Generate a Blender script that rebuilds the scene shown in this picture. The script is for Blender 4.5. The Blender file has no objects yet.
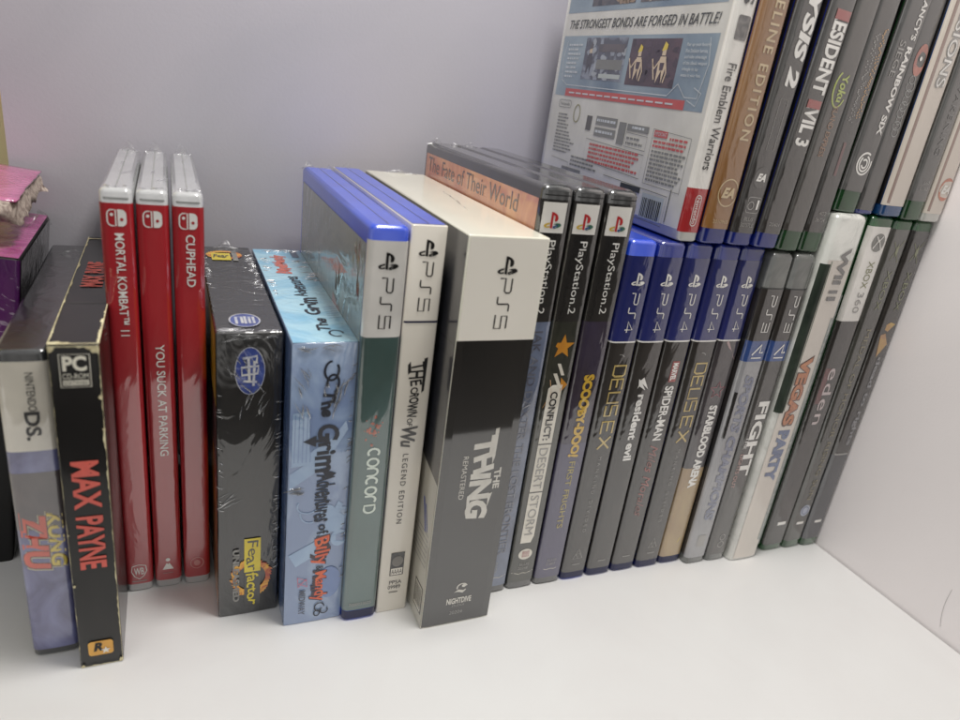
import bpy, bmesh, math, random
from mathutils import Vector, Matrix, noise
random.seed(7)
S = 0.001                       # everything below is written in millimetres
sc = bpy.context.scene
col = sc.collection
PI = math.pi

# ------------------------------------------------------------------ materials
MC = {}
def lin(c):
    return tuple((v/12.92 if v <= .04045 else ((v+.055)/1.055)**2.4) for v in [x/255 for x in c])
def mat(name, c, c2=None, rough=.4, coat=0.0, coat_rough=.05, coat_ior=1.6, nscale=60, wrap=0.0, wscale=(60, 60, 12),
        trans=0.0, spec=.5, metal=0.0, namt=.5, ndist=1.5, emis=None, bump=0.0, bscale=400, sharp=None):
    """c, c2: sRGB 0..255 base colours"""
    key = (name,)
    if key in MC: return MC[key]
    m = bpy.data.materials.new(name); m.use_nodes = True
    nt = m.node_tree; b = nt.nodes['Principled BSDF']
    L = nt.links.new
    b.inputs['Roughness'].default_value = rough
    b.inputs['Metallic'].default_value = metal
    b.inputs['Coat Weight'].default_value = coat
    b.inputs['Coat Roughness'].default_value = coat_rough
    b.inputs['Coat IOR'].default_value = coat_ior
    b.inputs['Specular IOR Level'].default_value = spec
    b.inputs['Transmission Weight'].default_value = trans
    tc = nt.nodes.new('ShaderNodeTexCoord')
    a = lin(c); a2 = lin(c2) if c2 else tuple(v*.86 for v in a)
    n = nt.nodes.new('ShaderNodeTexNoise'); n.inputs['Scale'].default_value = nscale
    n.inputs['Detail'].default_value = 6; n.inputs['Distortion'].default_value = ndist if c2 else 0
    L(tc.outputs['Object'], n.inputs['Vector'])
    r = nt.nodes.new('ShaderNodeValToRGB')
    lo, hi = sharp if sharp else ((.35, .65))
    r.color_ramp.elements[0].position = lo; r.color_ramp.elements[1].position = hi
    r.color_ramp.elements[0].color = (*a, 1); r.color_ramp.elements[1].color = (*a2, 1)
    L(n.outputs['Fac'], r.inputs['Fac']); L(r.outputs['Color'], b.inputs['Base Color'])
    # roughness grime
    n2 = nt.nodes.new('ShaderNodeTexNoise'); n2.inputs['Scale'].default_value = 35; n2.inputs['Detail'].default_value = 8
    L(tc.outputs['Object'], n2.inputs['Vector'])
    if coat > 0:
        mr = nt.nodes.new('ShaderNodeMapRange'); mr.inputs[3].default_value = coat_rough*.6; mr.inputs[4].default_value = coat_rough*1.6
        L(n2.outputs['Fac'], mr.inputs[0]); L(mr.outputs[0], b.inputs['Coat Roughness'])
    if wrap > 0:
        mp = nt.nodes.new('ShaderNodeMapping'); mp.inputs['Scale'].default_value = wscale
        mp.inputs['Rotation'].default_value = (.5, .6, .2)
        L(tc.outputs['Object'], mp.inputs['Vector'])
        n3 = nt.nodes.new('ShaderNodeTexNoise'); n3.inputs['Scale'].default_value = 1.0; n3.inputs['Detail'].default_value = 3
        n3.inputs['Distortion'].default_value = 2.2
        L(mp.outputs[0], n3.inputs['Vector'])
        bp = nt.nodes.new('ShaderNodeBump'); bp.inputs['Strength'].default_value = min(wrap, 1); bp.inputs['Distance'].default_value = .0016*max(wrap, 1)
        L(n3.outputs['Fac'], bp.inputs['Height']); L(bp.outputs[0], b.inputs['Coat Normal'])
    if bump > 0:
        n4 = nt.nodes.new('ShaderNodeTexNoise'); n4.inputs['Scale'].default_value = bscale; n4.inputs['Detail'].default_value = 5
        L(tc.outputs['Object'], n4.inputs['Vector'])
        bp = nt.nodes.new('ShaderNodeBump'); bp.inputs['Strength'].default_value = bump; bp.inputs['Distance'].default_value = .0003
        L(n4.outputs['Fac'], bp.inputs['Height']); L(bp.outputs[0], b.inputs['Normal'])
    MC[key] = m
    return m
CI = 2.1
def ink(name, c, c2=None, **k):        # printed paper under a glossy clear sleeve
    k.setdefault('coat', 1.0); k.setdefault('coat_rough', .06); k.setdefault('coat_ior', CI)
    k.setdefault('wrap', .35); k.setdefault('wscale', (55, 55, 17))
    return mat(name, c, c2, **k)
def flatink(name, c, c2=None, **k):    # printed card, satin
    k.setdefault('coat', .8); k.setdefault('coat_rough', .12); k.setdefault('coat_ior', 1.6)
    return mat(name, c, c2, **k)

def film_material():
    m = bpy.data.materials.new('clear_film'); m.use_nodes = True
    nt = m.node_tree; nt.nodes.clear(); L = nt.links.new
    o = nt.nodes.new('ShaderNodeOutputMaterial'); mx = nt.nodes.new('ShaderNodeMixShader')
    t = nt.nodes.new('ShaderNodeBsdfTransparent'); g = nt.nodes.new('ShaderNodeBsdfGlossy')
    t.inputs[0].default_value = (.97, .97, .97, 1)
    g.inputs['Roughness'].default_value = .42
    tc = nt.nodes.new('ShaderNodeTexCoord'); n = nt.nodes.new('ShaderNodeTexNoise'); n.inputs['Scale'].default_value = 260
    n.inputs['Detail'].default_value = 4; L(tc.outputs['Object'], n.inputs['Vector'])
    bp = nt.nodes.new('ShaderNodeBump'); bp.inputs['Strength'].default_value = .5; bp.inputs['Distance'].default_value = .0006
    L(n.outputs['Fac'], bp.inputs['Height']); L(bp.outputs[0], g.inputs['Normal'])
    mr = nt.nodes.new('ShaderNodeMapRange'); mr.inputs[1].default_value = .42; mr.inputs[2].default_value = .75; mr.inputs[3].default_value = .04; mr.inputs[4].default_value = .38
    n2 = nt.nodes.new('ShaderNodeTexNoise'); n2.inputs['Scale'].default_value = 110; n2.inputs['Distortion'].default_value = 2.5; L(tc.outputs['Object'], n2.inputs['Vector'])
    L(n2.outputs['Fac'], mr.inputs[0]); L(mr.outputs[0], mx.inputs[0])
    L(t.outputs[0], mx.inputs[1]); L(g.outputs[0], mx.inputs[2]); L(mx.outputs[0], o.inputs[0])
    return m
FILM = film_material()

# ------------------------------------------------------------------ object helpers
def link_mesh(name, verts, faces, m, parent=None, smooth=False):
    me = bpy.data.meshes.new(name)
    me.from_pydata([tuple(c*S for c in v) for v in verts], [], faces)
    me.update()
    if smooth:
        for p in me.polygons: p.use_smooth = True
    me.materials.append(m)
    o = bpy.data.objects.new(name, me); col.objects.link(o)
    if parent: o.parent = parent
    return o
def thing(name, label, cat, loc, group=None, rot=(0, 0, 0)):
    o = bpy.data.objects.new(name, None); col.objects.link(o)
    o.empty_display_size = .01
    o.location = tuple(c*S for c in loc); o.rotation_euler = tuple(math.radians(a) for a in rot)
    o['label'] = label; o['category'] = cat
    if group: o['group'] = group
    return o
def struct(o, label=None):
    o['kind'] = 'structure'
    if label: o['label'] = label
    return o

# ------------------------------------------------------------------ case geometry (local: x across the spine, y back, z up)
class Case:
    def __init__(s, root, w, h, d, r=2.0, bulge=.35):
        s.root, s.w, s.h, s.d, s.r, s.bulge = root, w, h, d, r, bulge
    def front(s, x):                       # y of the spine surface at x
        w2, r = s.w/2, s.r
        ax = min(abs(x), w2)
        y = s.bulge*(ax/w2)**2
        k = ax-(w2-r)
        if k > 0: y += r-math.sqrt(max(r*r-k*k, 0))
        return y
    def profile(s, off=0.0, n=6, m=8):
        """front profile from the left flank round to the right flank"""
        w2, r = s.w/2, s.r
        xs = []
        for i in range(n+1): xs.append(-(w2-r)-r*math.sin(PI/2*(1-i/n)))
        for i in range(1, m): xs.append(-(w2-r)+2*(w2-r)*i/m)
        for i in range(n+1): xs.append((w2-r)+r*math.sin(PI/2*i/n))
        pts = []
        for x in xs: pts.append((x*(1+off/w2), s.front(x)-off))
        return pts
    # ---- surfaces to print on
    def surf(s, face, u, v, off):
        if face == 'spine': return (u, s.front(u)-off, v)
        if face == 'left': return (-s.w/2-off, s.d-u, v)      # u: 0 at the back edge .. d at the spine
        if face == 'right': return (s.w/2+off, u, v)
        if face == 'top': return (u, v, s.h+off)
        if face == 'plane': return (u, -off, v)

def shell(c, m, name='case_shell', top_bev=1.3, bot_bev=.9, y0=0.0):
    prof = c.profile()
    loop = [(x, y+y0) for x, y in prof] + [(c.w/2, c.d), (-c.w/2, c.d)]
    cx, cy = 0, c.d/2
    rings = []
    for z, ins in [(0, bot_bev), (bot_bev*.35, bot_bev*.35), (bot_bev, 0), (c.h-top_bev, 0), (c.h-top_bev*.35, top_bev*.3), (c.h, top_bev)]:
        rings.append([((x-cx)*(1-2*ins/c.w), cy+(y-cy)*(1-2*ins/c.d), z) for x, y in loop])
    V = [p for r in rings for p in r]; n = len(loop); F = []
    for k in range(len(rings)-1):
        for i in range(n):
            j = (i+1) % n
            F.append((k*n+i, k*n+j, (k+1)*n+j, (k+1)*n+i))
    F.append(tuple(range(n-1, -1, -1))); F.append(tuple(range((len(rings)-1)*n, len(rings)*n)))
    o = link_mesh(name, V, F, m, c.root)
    for p in o.data.polygons[:(len(rings)-1)*n]: p.use_smooth = True
    try: o.data.shade_smooth_by_angle = None
    except Exception: pass
    sharp_by_angle(o.data)
    return o
def sharp_by_angle(me, ang=40):
    bm = bmesh.new(); bm.from_mesh(me)
    for e in bm.edges:
        if len(e.link_faces) == 2 and e.calc_face_angle(0) > math.radians(ang): e.smooth = False
    bm.to_mesh(me); bm.free()
def sheet(c, z0, z1, m, name='spine_label', off=.16, x0=None, x1=None):
    """a printed band wrapped round the spine between z0 and z1"""
    P = c.profile(off)
    if x0 is not None or x1 is not None:
        lo = -c.w/2 if x0 is None else x0; hi = c.w/2 if x1 is None else x1
        P = [(lo+(hi-lo)*i/12, c.front(lo+(hi-lo)*i/12)-off) for i in range(13)]
    nz = 6; V = []; F = []
    for k in range(nz+1):
        z = z0+(z1-z0)*k/nz
        V += [(x, y, z) for x, y in P]
    n = len(P)
    for k in range(nz):
        for i in range(n-1): F.append((k*n+i, k*n+i+1, (k+1)*n+i+1, (k+1)*n+i))
    return link_mesh(name, V, F, m, c.root, True)
def rect(c, face, u0, v0, u1, v1, m, name, off=.2, parent=None):
    nu = 10 if face == 'spine' else 1
    V = []; F = []
    for i in range(nu+1):
        u = u0+(u1-u0)*i/nu
        V.append(c.surf(face, u, v0, off)); V.append(c.surf(face, u, v1, off))
    for i in range(nu): F.append((2*i, 2*i+2, 2*i+3, 2*i+1))
    return link_mesh(name, V, F, m, parent or c.root)
def polys(c, face, P, m, name, off=.3, parent=None):
    """P: list of 2-D polygons in face coordinates -> one flat printed mesh"""
    V = []; F = []
    for p in P:
        b = len(V); V += [c.surf(face, u, v, off) for u, v in p]; F.append(tuple(range(b, b+len(p))))
    o = link_mesh(name, V, F, m, parent or c.root)
    bm = bmesh.new(); bm.from_mesh(o.data); bmesh.ops.triangulate(bm, faces=bm.faces[:]); bm.to_mesh(o.data); bm.free()
    return o
def xf(pts, u, v, L, H, rot):
    """unit-square points -> face coordinates; (u,v) is the centre, L the reading length, H the letter height"""
    out = []
    for a, b in pts:
        a = (a-.5)*L; b = (b-.5)*H
        if rot == 0: out.append((u+a, v+b))
        elif rot == -90: out.append((u+b, v-a))
        elif rot == 90: out.append((u-b, v+a))
        elif rot == 180: out.append((u-a, v-b))
    return out
TX = {}
def text_mesh(s, bold, shear, jit, space):
    k = (s, bold, shear, jit, space)
    if k in TX: return TX[k]
    fc = bpy.data.curves.new('t', 'FONT'); fc.body = s; fc.size = 1; fc.offset = bold; fc.shear = shear
    fc.resolution_u = 3; fc.space_character = space
    o = bpy.data.objects.new('t', fc); col.objects.link(o)
    dg = bpy.context.evaluated_depsgraph_get(); dg.update()
    me = bpy.data.meshes.new_from_object(o.evaluated_get(dg))
    V = [(v.co.x, v.co.y) for v in me.vertices]; F = [tuple(p.vertices) for p in me.polygons]
    bpy.data.objects.remove(o); bpy.data.curves.remove(fc); bpy.data.meshes.remove(me)
    if jit:
        # shift islands (letters) a little so the hand-drawn titles are not mechanical
        adj = {}
        for f in F:
            for i in f: adj.setdefault(i, set()).update(f)
        seen = set(); V2 = list(V)
        for i in range(len(V)):
            if i in seen or i not in adj: continue
            st = [i]; isl = []
            while st:
                q = st.pop()
                if q in seen: continue
                seen.add(q); isl.append(q); st += [x for x in adj[q] if x not in seen]
            cx = sum(V[q][0] for q in isl)/len(isl); cy = sum(V[q][1] for q in isl)/len(isl)
            a = random.uniform(-.2, .2)*jit; sy = 1+random.uniform(-.15, .45)*jit; dy = random.uniform(-.08, .08)*jit; sk = random.uniform(-.3, .3)*jit
            for q in isl:
                x, y = V[q][0]-cx, (V[q][1]-cy)*sy
                x += sk*y
                V2[q] = (cx+x*math.cos(a)-y*math.sin(a), cy+dy+x*math.sin(a)+y*math.cos(a))
        V = V2
    xs = [v[0] for v in V]; ys = [v[1] for v in V]
    x0, x1, y0, y1 = min(xs), max(xs), min(ys), max(ys)
    V = [((x-x0)/(x1-x0), (y-y0)/(y1-y0 or 1)) for x, y in V]
    TX[k] = (V, F)
    return TX[k]
def T(c, s, u, za, zb, H, m, face='spine', rot=-90, bold=.0, shear=0, jit=0, space=1, off=.34, name='title_lettering', parent=None, taper=0, wave=0):
    """lettering. rot -90: reads downwards from za to zb, centred on u. rot 0: reads along u from za to zb, centred at height u"""
    V, F = text_mesh(s, bold, shear, jit, space)
    if taper or wave: V = [(a, .5+(b-.5)*(1-taper*a)+wave*math.sin(a*PI*2)) for a, b in V]
    L = abs(zb-za); mid = (za+zb)/2
    P = xf(V, u, mid, L, H, rot) if rot in (-90, 90) else xf(V, mid, u, L, H, rot)
    return link_mesh(name, [c.surf(face, a, b, off) for a, b in P], F, m, parent or c.root)
def strokes(lines, t):
    """poly-lines in 2-D -> quads of thickness t"""
    out = []
    for ln in lines:
        n = len(ln); closed = ln[0] == ln[-1]
        L, R = [], []
        for i, p in enumerate(ln):
            if closed: a = ln[i-1] if i > 0 else ln[-2]; b = ln[i+1] if i < n-1 else ln[1]
            else: a = ln[max(i-1, 0)]; b = ln[min(i+1, n-1)]
            dx, dy = b[0]-a[0], b[1]-a[1]; l = math.hypot(dx, dy) or 1
            nx, ny = -dy/l*t/2, dx/l*t/2
            L.append((p[0]+nx, p[1]+ny)); R.append((p[0]-nx, p[1]-ny))
        for i in range(n-1): out.append([L[i], L[i+1], R[i+1], R[i]])
    return out
def arc(cx, cy, rx, ry, a0, a1, n=14):
    return [(cx+rx*math.cos(math.radians(a0+(a1-a0)*i/n)), cy+ry*math.sin(math.radians(a0+(a1-a0)*i/n))) for i in range(n+1)]
GL = {  # square techno alphabet, unit cell
 'P': [[(0, 0), (0, .45), (.8, .45), (.95, .55), (.95, .9), (.8, 1), (0, 1)]],
 'p': [[(0, 0), (0, .46), (.85, .46), (.98, .6), (.98, .88), (.86, 1), (0, 1)]],
 'S': [[(0, 0), (.42, 0), (.5, .08), (.5, .92), (.58, 1), (1, 1)]],
 '5': [[(.95, 1), (.08, 1), (.08, .53), (.95, .53), (.95, 0), (.0, 0)]],
 '4': [[(1, .3), (.0, .3), (.75, 1), (.75, 0)]],
 '3': [[(0, 1), (.92, 1), (.92, 0), (0, 0)], [(.1, .5), (.92, .5)]],
 'C': [arc(.5, .5, .5, .5, 50, 310)], 'O': [arc(.5, .5, .5, .5, 0, 360)],
 'o': [[(0, .0), (1, 0), (1, 1), (0, 1), (0, 0)]],
 'N': [[(0, 0), (0, .6)] + arc(.5, .5, .5, .5, 180, 0)[1:] + [(1, 0)]],
 'r': [[(0, 0), (0, .5)] + arc(.5, .5, .5, .5, 180, 50)[1:]],
 'D': [[(0, 0), (0, 1), (.5, 1)] + arc(.5, .5, .5, .5, 90, -90)[1:] + [(0, 0)]],
 'd': [[(0, 0), (.85, 0), (1, .2), (1, .8), (.85, 1), (0, 1), (0, 0)]],
 'E': [[(1, 0), (0, 0), (0, 1), (1, 1)], [(0, .5), (.8, .5)]],
 'U': [[(0, 1), (0, 0), (1, 0), (1, 1)]],
 's': [[(1, 1), (0, 1), (0, .52), (1, .48), (1, 0), (0, 0)]],
 'X': [[(0, 0), (1, 1)], [(0, 1), (1, 0)]],
 'B': [[(0, 0), (0, 1), (.8, 1), (.9, .75), (.75, .53), (0, .53)], [(.75, .53), (1, .27), (.85, 0), (0, 0)]],
 '6': [[(.9, 1), (.1, 1), (.1, 0), (.9, 0), (.9, .5), (.1, .5)]],
 '0': [[(.1, 0), (.9, 0), (.9, 1), (.1, 1), (.1, 0)]], ' ': []}
def G(c, s, u, za, zb, H, m, t=.16, gap=.35, face='spine', rot=-90, off=.34, name='title_lettering', parent=None, cellw=None):
    """stroke lettering, thickness t as a share of H"""
    n = len(s); L = abs(zb-za); cw = L/(n+gap*(n-1)); mid = (za+zb)/2
    P = []
    for i, ch in enumerate(s):
        x0 = i*cw*(1+gap)
        for ln in GL[ch]: P += strokes([[(x0+a*cw, b*H) for a, b in ln]], t*H)
    P = [[(a/L, b/H) for a, b in p] for p in P]
    P = [xf(p, u, mid, L, H, rot) if rot in (-90, 90) else xf(p, mid, u, L, H, rot) for p in P]
    return polys(c, face, P, m, name, off, parent)
PSP = [(.36, .86), (.36, .02), (.49, -.02), (.49, .70), (.55, .68), (.58, .60), (.58, .38), (.66, .36), (.74, .42), (.77, .54), (.74, .66), (.64, .76), (.50, .83)]
PSR = [(.52, .0), (.52, .11), (.76, .20), (.84, .18), (.78, .12), (.58, .05), (.58, -.03), (.86, .06), (.99, .14), (.97, .23), (.86, .29), (.72, .28), (.52, .21), (.52, .11)]
PSL = [(.33, .03), (.33, .12), (.20, .08), (.13, .11), (.18, .16), (.33, .21), (.33, .30), (.10, .23), (.01, .15), (.04, .06), (.16, .01)]
def quadfan(P): return P
def ps_logo(c, u, v, W, mp, ms=None, H=None, off=.34):
    H = H or W*.95
    f = lambda P: xf(P, u, v, W, H, 0)
    if ms is None:
        return polys(c, 'spine', [f(PSP), f(PSR[:8]), f(PSR[6:13]+[PSR[3]]), f(PSL)], mp, 'console_logo', off)
    o = polys(c, 'spine', [f(PSP)], mp, 'console_logo', off)
    polys(c, 'spine', [f(PSR[:8])], ms[0], 'logo_swoosh', off+.02, o); polys(c, 'spine', [f(PSR[6:13]+[PSR[3]])], ms[2], 'logo_swoosh', off+.04, o)
    polys(c, 'spine', [f(PSL)], ms[1], 'logo_swoosh', off+.03, o)
    return o
def rrect(u, v, W, H, r, n=5):
    out = []
    for cx, cy, a in ((u+W/2-r, v+H/2-r, 0), (u-W/2+r, v+H/2-r, 90), (u-W/2+r, v-H/2+r, 180), (u+W/2-r, v-H/2+r, 270)):
        out += arc(cx, cy, r, r, a, a+90, n)
    return out
def ring(u, v, rx, ry, t, n=28):
    a = arc(u, v, rx, ry, 0, 360, n)
    return strokes([a], t)
def disc(u, v, rx, ry, n=28): return [arc(u, v, rx, ry, 0, 360, n)[:-1]]
def star(u, v, R, r=.42, a=90, sx=1, sy=1):
    return [(u+sx*(R if i % 2 == 0 else R*r)*math.cos(math.radians(a+36*i)), v+sy*(R if i % 2 == 0 else R*r)*math.sin(math.radians(a+36*i))) for i in range(10)]
def ea(c, u, v, r, m, filled=None, fm=None):
    if filled: b = polys(c, 'spine', disc(u, v, r, r*1.15), filled, 'publisher_roundel', .3)
    else: b = polys(c, 'spine', ring(u, v, r, r*1.1, r*.1), m, 'publisher_roundel', .3)
    T(c, 'EA', v, u-r*.66, u+r*.66, r*.86, m, rot=0, bold=.05, shear=.3, off=.38, name='publisher_mark', parent=b)
    return b
def rough_edge(c, pts, wmin, wmax, m, face, name='worn_edge', off=.25, parent=None, step=.7):
    """ragged strip of bare card along the poly-line pts of a face"""
    P = []
    for (a, b) in zip(pts[:-1], pts[1:]):
        L = math.hypot(b[0]-a[0], b[1]-a[1]); n = max(2, int(L/step))
        dx, dy = (b[0]-a[0])/L, (b[1]-a[1])/L; nx, ny = -dy, dx
        sd = random.uniform(0, 99)
        W = [wmin+(wmax-wmin)*max(0, .18+1.5*noise.noise(Vector((sd, L*i/n*.11, 0)))+.7*noise.noise(Vector((sd, L*i/n*.55, 5)))) for i in range(n+1)]
        for i in range(n):
            p = (a[0]+dx*L*i/n, a[1]+dy*L*i/n); q = (a[0]+dx*L*(i+1)/n, a[1]+dy*L*(i+1)/n)
            P.append([p, q, (q[0]+nx*W[i+1], q[1]+ny*W[i+1]), (p[0]+nx*W[i], p[1]+ny*W[i])])
    return polys(c, face, P, m, name, off, parent)
def tuft(c, x, y, z, sx, sz, lean=0, name='shrink_wrap', n=9, yaw=0, amp=2.2, seed=0, parent=None):
    """crumpled corner of clear shrink wrap"""
    V = []; F = []
    for j in range(n+1):
        for i in range(n+1):
            a = i/n-.5; b = j/n
            k = (1-abs(2*a)**1.5*b)
            q = noise.noise_vector(Vector((a*3.1+seed, b*3.3, seed*1.7)))
            px = a*sx*(1-.35*b)+q.x*amp*b*.7; py = q.y*amp*1.6*b+lean*b; pz = b*sz*.62*k+q.z*amp*.5*b
            ca, sa = math.cos(yaw), math.sin(yaw)
            V.append((x+px*ca-py*sa, y+px*sa+py*ca, z+pz))
    for j in range(n):
        for i in range(n):
            b = j*(n+1)+i; F.append((b, b+1, b+n+2, b+n+1))
    return link_mesh(name, V, F, FILM, parent or c.root, True)

def creases(c, face, spots, seed, name='wrap_creases'):
    """small raised ridges of pulled shrink film; spots: (u, v, length, angle, spread, count)"""
    random.seed(seed); V = []; F = []
    for u, v, L, a, sp, n in spots:
        for i in range(n):
            uu = u+(random.uniform(-.5, .5)*sp[0]); vv = v+(random.uniform(-.5, .5)*sp[1]); l = L*random.uniform(.4, 1.2)
            an = math.radians(a+random.uniform(-22, 22)); dx, dy = math.cos(an), math.sin(an); w = random.uniform(.12, .32); h = random.uniform(.15, .45)
            b = len(V); k = 6
            for j in range(k+1):
                t = j/k; bend = .25*l*math.sin(t*3)*random.uniform(.0, .25); ww = w*math.sin(PI*min(max(t, .03), .97))
                px, py = uu+dx*l*(t-.5)-dy*bend, vv+dy*l*(t-.5)+dx*bend
                V += [c.surf(face, px-dy*ww, py+dx*ww, .22), c.surf(face, px, py, .22+h*math.sin(PI*min(max(t, .03), .97))), c.surf(face, px+dy*ww, py-dx*ww, .22)]
            for j in range(k):
                q = b+3*j; F += [(q, q+3, q+4, q+1), (q+1, q+4, q+5, q+2)]
    return link_mesh(name, V, F, CREASE, c.root, True)
CREASE = mat('raised_film', (150, 152, 154), rough=.12, trans=.75, coat=1, coat_ior=1.9, coat_rough=.05)

# ------------------------------------------------------------------ colours
white_l = ink('ink_white_label', (240, 237, 231))
cream_l = ink('ink_cream_label', (228, 222, 208))
black = ink('ink_black', (14, 13, 13), (26, 23, 20), nscale=25)
dark = ink('ink_dark', (28, 25, 23), (42, 37, 33), nscale=30)
w_txt = ink('ink_white_letters', (245, 243, 238))
g_txt = ink('ink_grey_letters', (158, 156, 152))
dk_txt = ink('ink_charcoal_letters', (58, 58, 58), coat_ior=1.5)
b_txt = ink('ink_black_letters', (18, 17, 17))
red_sw = ink('ink_console_red', (176, 30, 41), (166, 27, 38), nscale=12)
ps4blue = ink('ink_deep_blue', (14, 28, 104), (10, 22, 84), nscale=12)
clear_p = mat('clear_milky_plastic', (236, 237, 238), rough=.2, trans=.35, coat=1, coat_rough=.08, coat_ior=1.6)
blue_p = mat('blue_translucent_plastic', (26, 84, 232), (22, 72, 214), rough=.3, trans=.15, coat=1, coat_rough=.2, coat_ior=1.85, nscale=20)
dblue_p = mat('deep_blue_plastic', (14, 38, 134), (12, 30, 112), rough=.25, coat=1, coat_rough=.1, coat_ior=1.7, nscale=20)
rim_p = mat('shaded_blue_rim', (8, 16, 66), rough=.35, coat=.5, coat_ior=1.5)  # unlit foot of the blue shells, its shade painted as a darker band
black_p = mat('black_case_plastic', (14, 14, 15), rough=.3, coat=1, coat_rough=.1, coat_ior=2.1)
green_p = mat('green_case_plastic', (22, 62, 30), (30, 84, 42), rough=.25, coat=1, coat_rough=.1, coat_ior=1.6)
grey_p = mat('smoky_case_plastic', (92, 94, 92), (120, 122, 118), rough=.25, trans=.2, coat=1, coat_rough=.1, coat_ior=1.6)
card_w = flatink('white_card', (222, 220, 204), (214, 211, 196), nscale=8)
torn_w = mat('bare_torn_card', (226, 218, 180), (196, 184, 146), rough=.9, nscale=200)
cover_dark = ink('ink_cover_dark', (20, 22, 26), (52, 46, 44), nscale=30)

# ------------------------------------------------------------------ SETTING
XW, YB, YF = 338.8, -15.0, -352.0
def box(name, x0, x1, y0, y1, z0, z1, m, parent=None, bev=0):
    bm = bmesh.new(); bmesh.ops.create_cube(bm, size=1)
    for v in bm.verts: v.co = Vector(((x0+x1)/2+v.co.x*(x1-x0), (y0+y1)/2+v.co.y*(y1-y0), (z0+z1)/2+v.co.z*(z1-z0)))*S
    if bev: bmesh.ops.bevel(bm, geom=bm.edges[:], offset=bev*S, segments=2, affect='EDGES')
    me = bpy.data.meshes.new(name); bm.to_mesh(me); bm.free(); me.materials.append(m)
    o = bpy.data.objects.new(name, me); col.objects.link(o)
    if parent: o.parent = parent
    return o
m_floor = mat('white_shelf_laminate', (228, 228, 227), (224, 223, 222), rough=.24, nscale=9, bump=.12, bscale=900, spec=.4)
m_wall = mat('lilac_white_panel', (185, 182, 189), (179, 177, 184), rough=.34, nscale=6, bump=.25, bscale=700, spec=.5)
m_side = mat('white_side_panel', (236, 231, 231), (232, 227, 227), rough=.38, nscale=7, bump=.2, bscale=800, spec=.4)
m_beige = mat('cream_painted_wall', (250, 236, 184), (246, 230, 176), rough=.7, nscale=10)
struct(box('shelf_floor', -260, XW-.5, YF, YB-1.2, -18, 0, m_floor, bev=.8), 'white laminate shelf board the cases stand on')
struct(box('back_wall', -67.5, XW+18, YB, YB+4, -18, 520, m_wall), 'smooth pale lilac back panel of the shelf')
struct(box('side_wall', XW, XW+18, YF, YB-.6, -18, 520, m_side, bev=.8), 'white side panel at the right end of the shelf')
struct(box('far_wall', -700, -60, 20, 26, -200, 700, m_beige), 'cream wall seen past the left end of the back panel')
# a stray hair stuck to the side panel
def curve_tube(name, pts, r, m, label=None, cat=None):
    V = []; F = []; k = 5
    for i, p in enumerate(pts):
        for j in range(k):
            a = 2*PI*j/k
            V.append((p[0], p[1]+r*math.cos(a), p[2]+r*math.sin(a)))
    for i in range(len(pts)-1):
        for j in range(k): F.append((i*k+j, i*k+(j+1) % k, (i+1)*k+(j+1) % k, (i+1)*k+j))
    o = link_mesh(name, V, F, m)
    if label: o['label'] = label; o['category'] = cat
    return o
hair_m = mat('dark_hair', (92, 70, 60), rough=.5)
HAIR = [(XW-.3, -252+3*math.sin(i/9*2.0)-i*.55, 26-i*2.3) for i in range(10)]
curve_tube('stray_hair', HAIR, .055, hair_m, 'short curved dark hair stuck on the right side panel', 'hair')

# ------------------------------------------------------------------ 1  leaning pink and purple box
GR = 'game cases and boxes standing spine out on the shelf'
UP = 'game cases stacked on top of the lower row'
pk = thing('toy_box', 'pink and purple box with a torn card lid leaning at the left edge', 'box', (-95.0, -99, 0), rot=(0, 6.6, 0))
m_pur = ink('ink_purple', (100, 22, 104), (74, 16, 84), nscale=30, wrap=.5, wscale=(90, 90, 60))
m_blk = mat('black_card', (8, 7, 8), rough=.6)
m_pink = ink('ink_pink', (204, 112, 160), (180, 84, 136), nscale=40, wrap=.8, wscale=(150, 150, 60))
m_hot = ink('ink_magenta', (160, 40, 124), (200, 110, 168), nscale=60, wrap=.8, wscale=(150, 150, 60))
cP = Case(pk, 52, 141, 80, r=1.5, bulge=.1)
shell(cP, m_blk, 'box_body')
sheet(cP, 92, 140.5, m_pur, 'front_panel')
rect(cP, 'top', -25.6, .8, 25.6, 79, m_hot, 'top_panel')
rect(cP, 'spine', -25, 100, 17, 127, mat('cream_sticker', (214, 204, 176), rough=.6), 'price_sticker', .4)
wrapm = ink('ink_grey_film', (84, 82, 86), (60, 58, 62), nscale=25, wrap=1.0, wscale=(60, 60, 60), coat_rough=.15)
rect(cP, 'right', 1.5, 3, 79, 140, wrapm, 'film_panel', .5)
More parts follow.
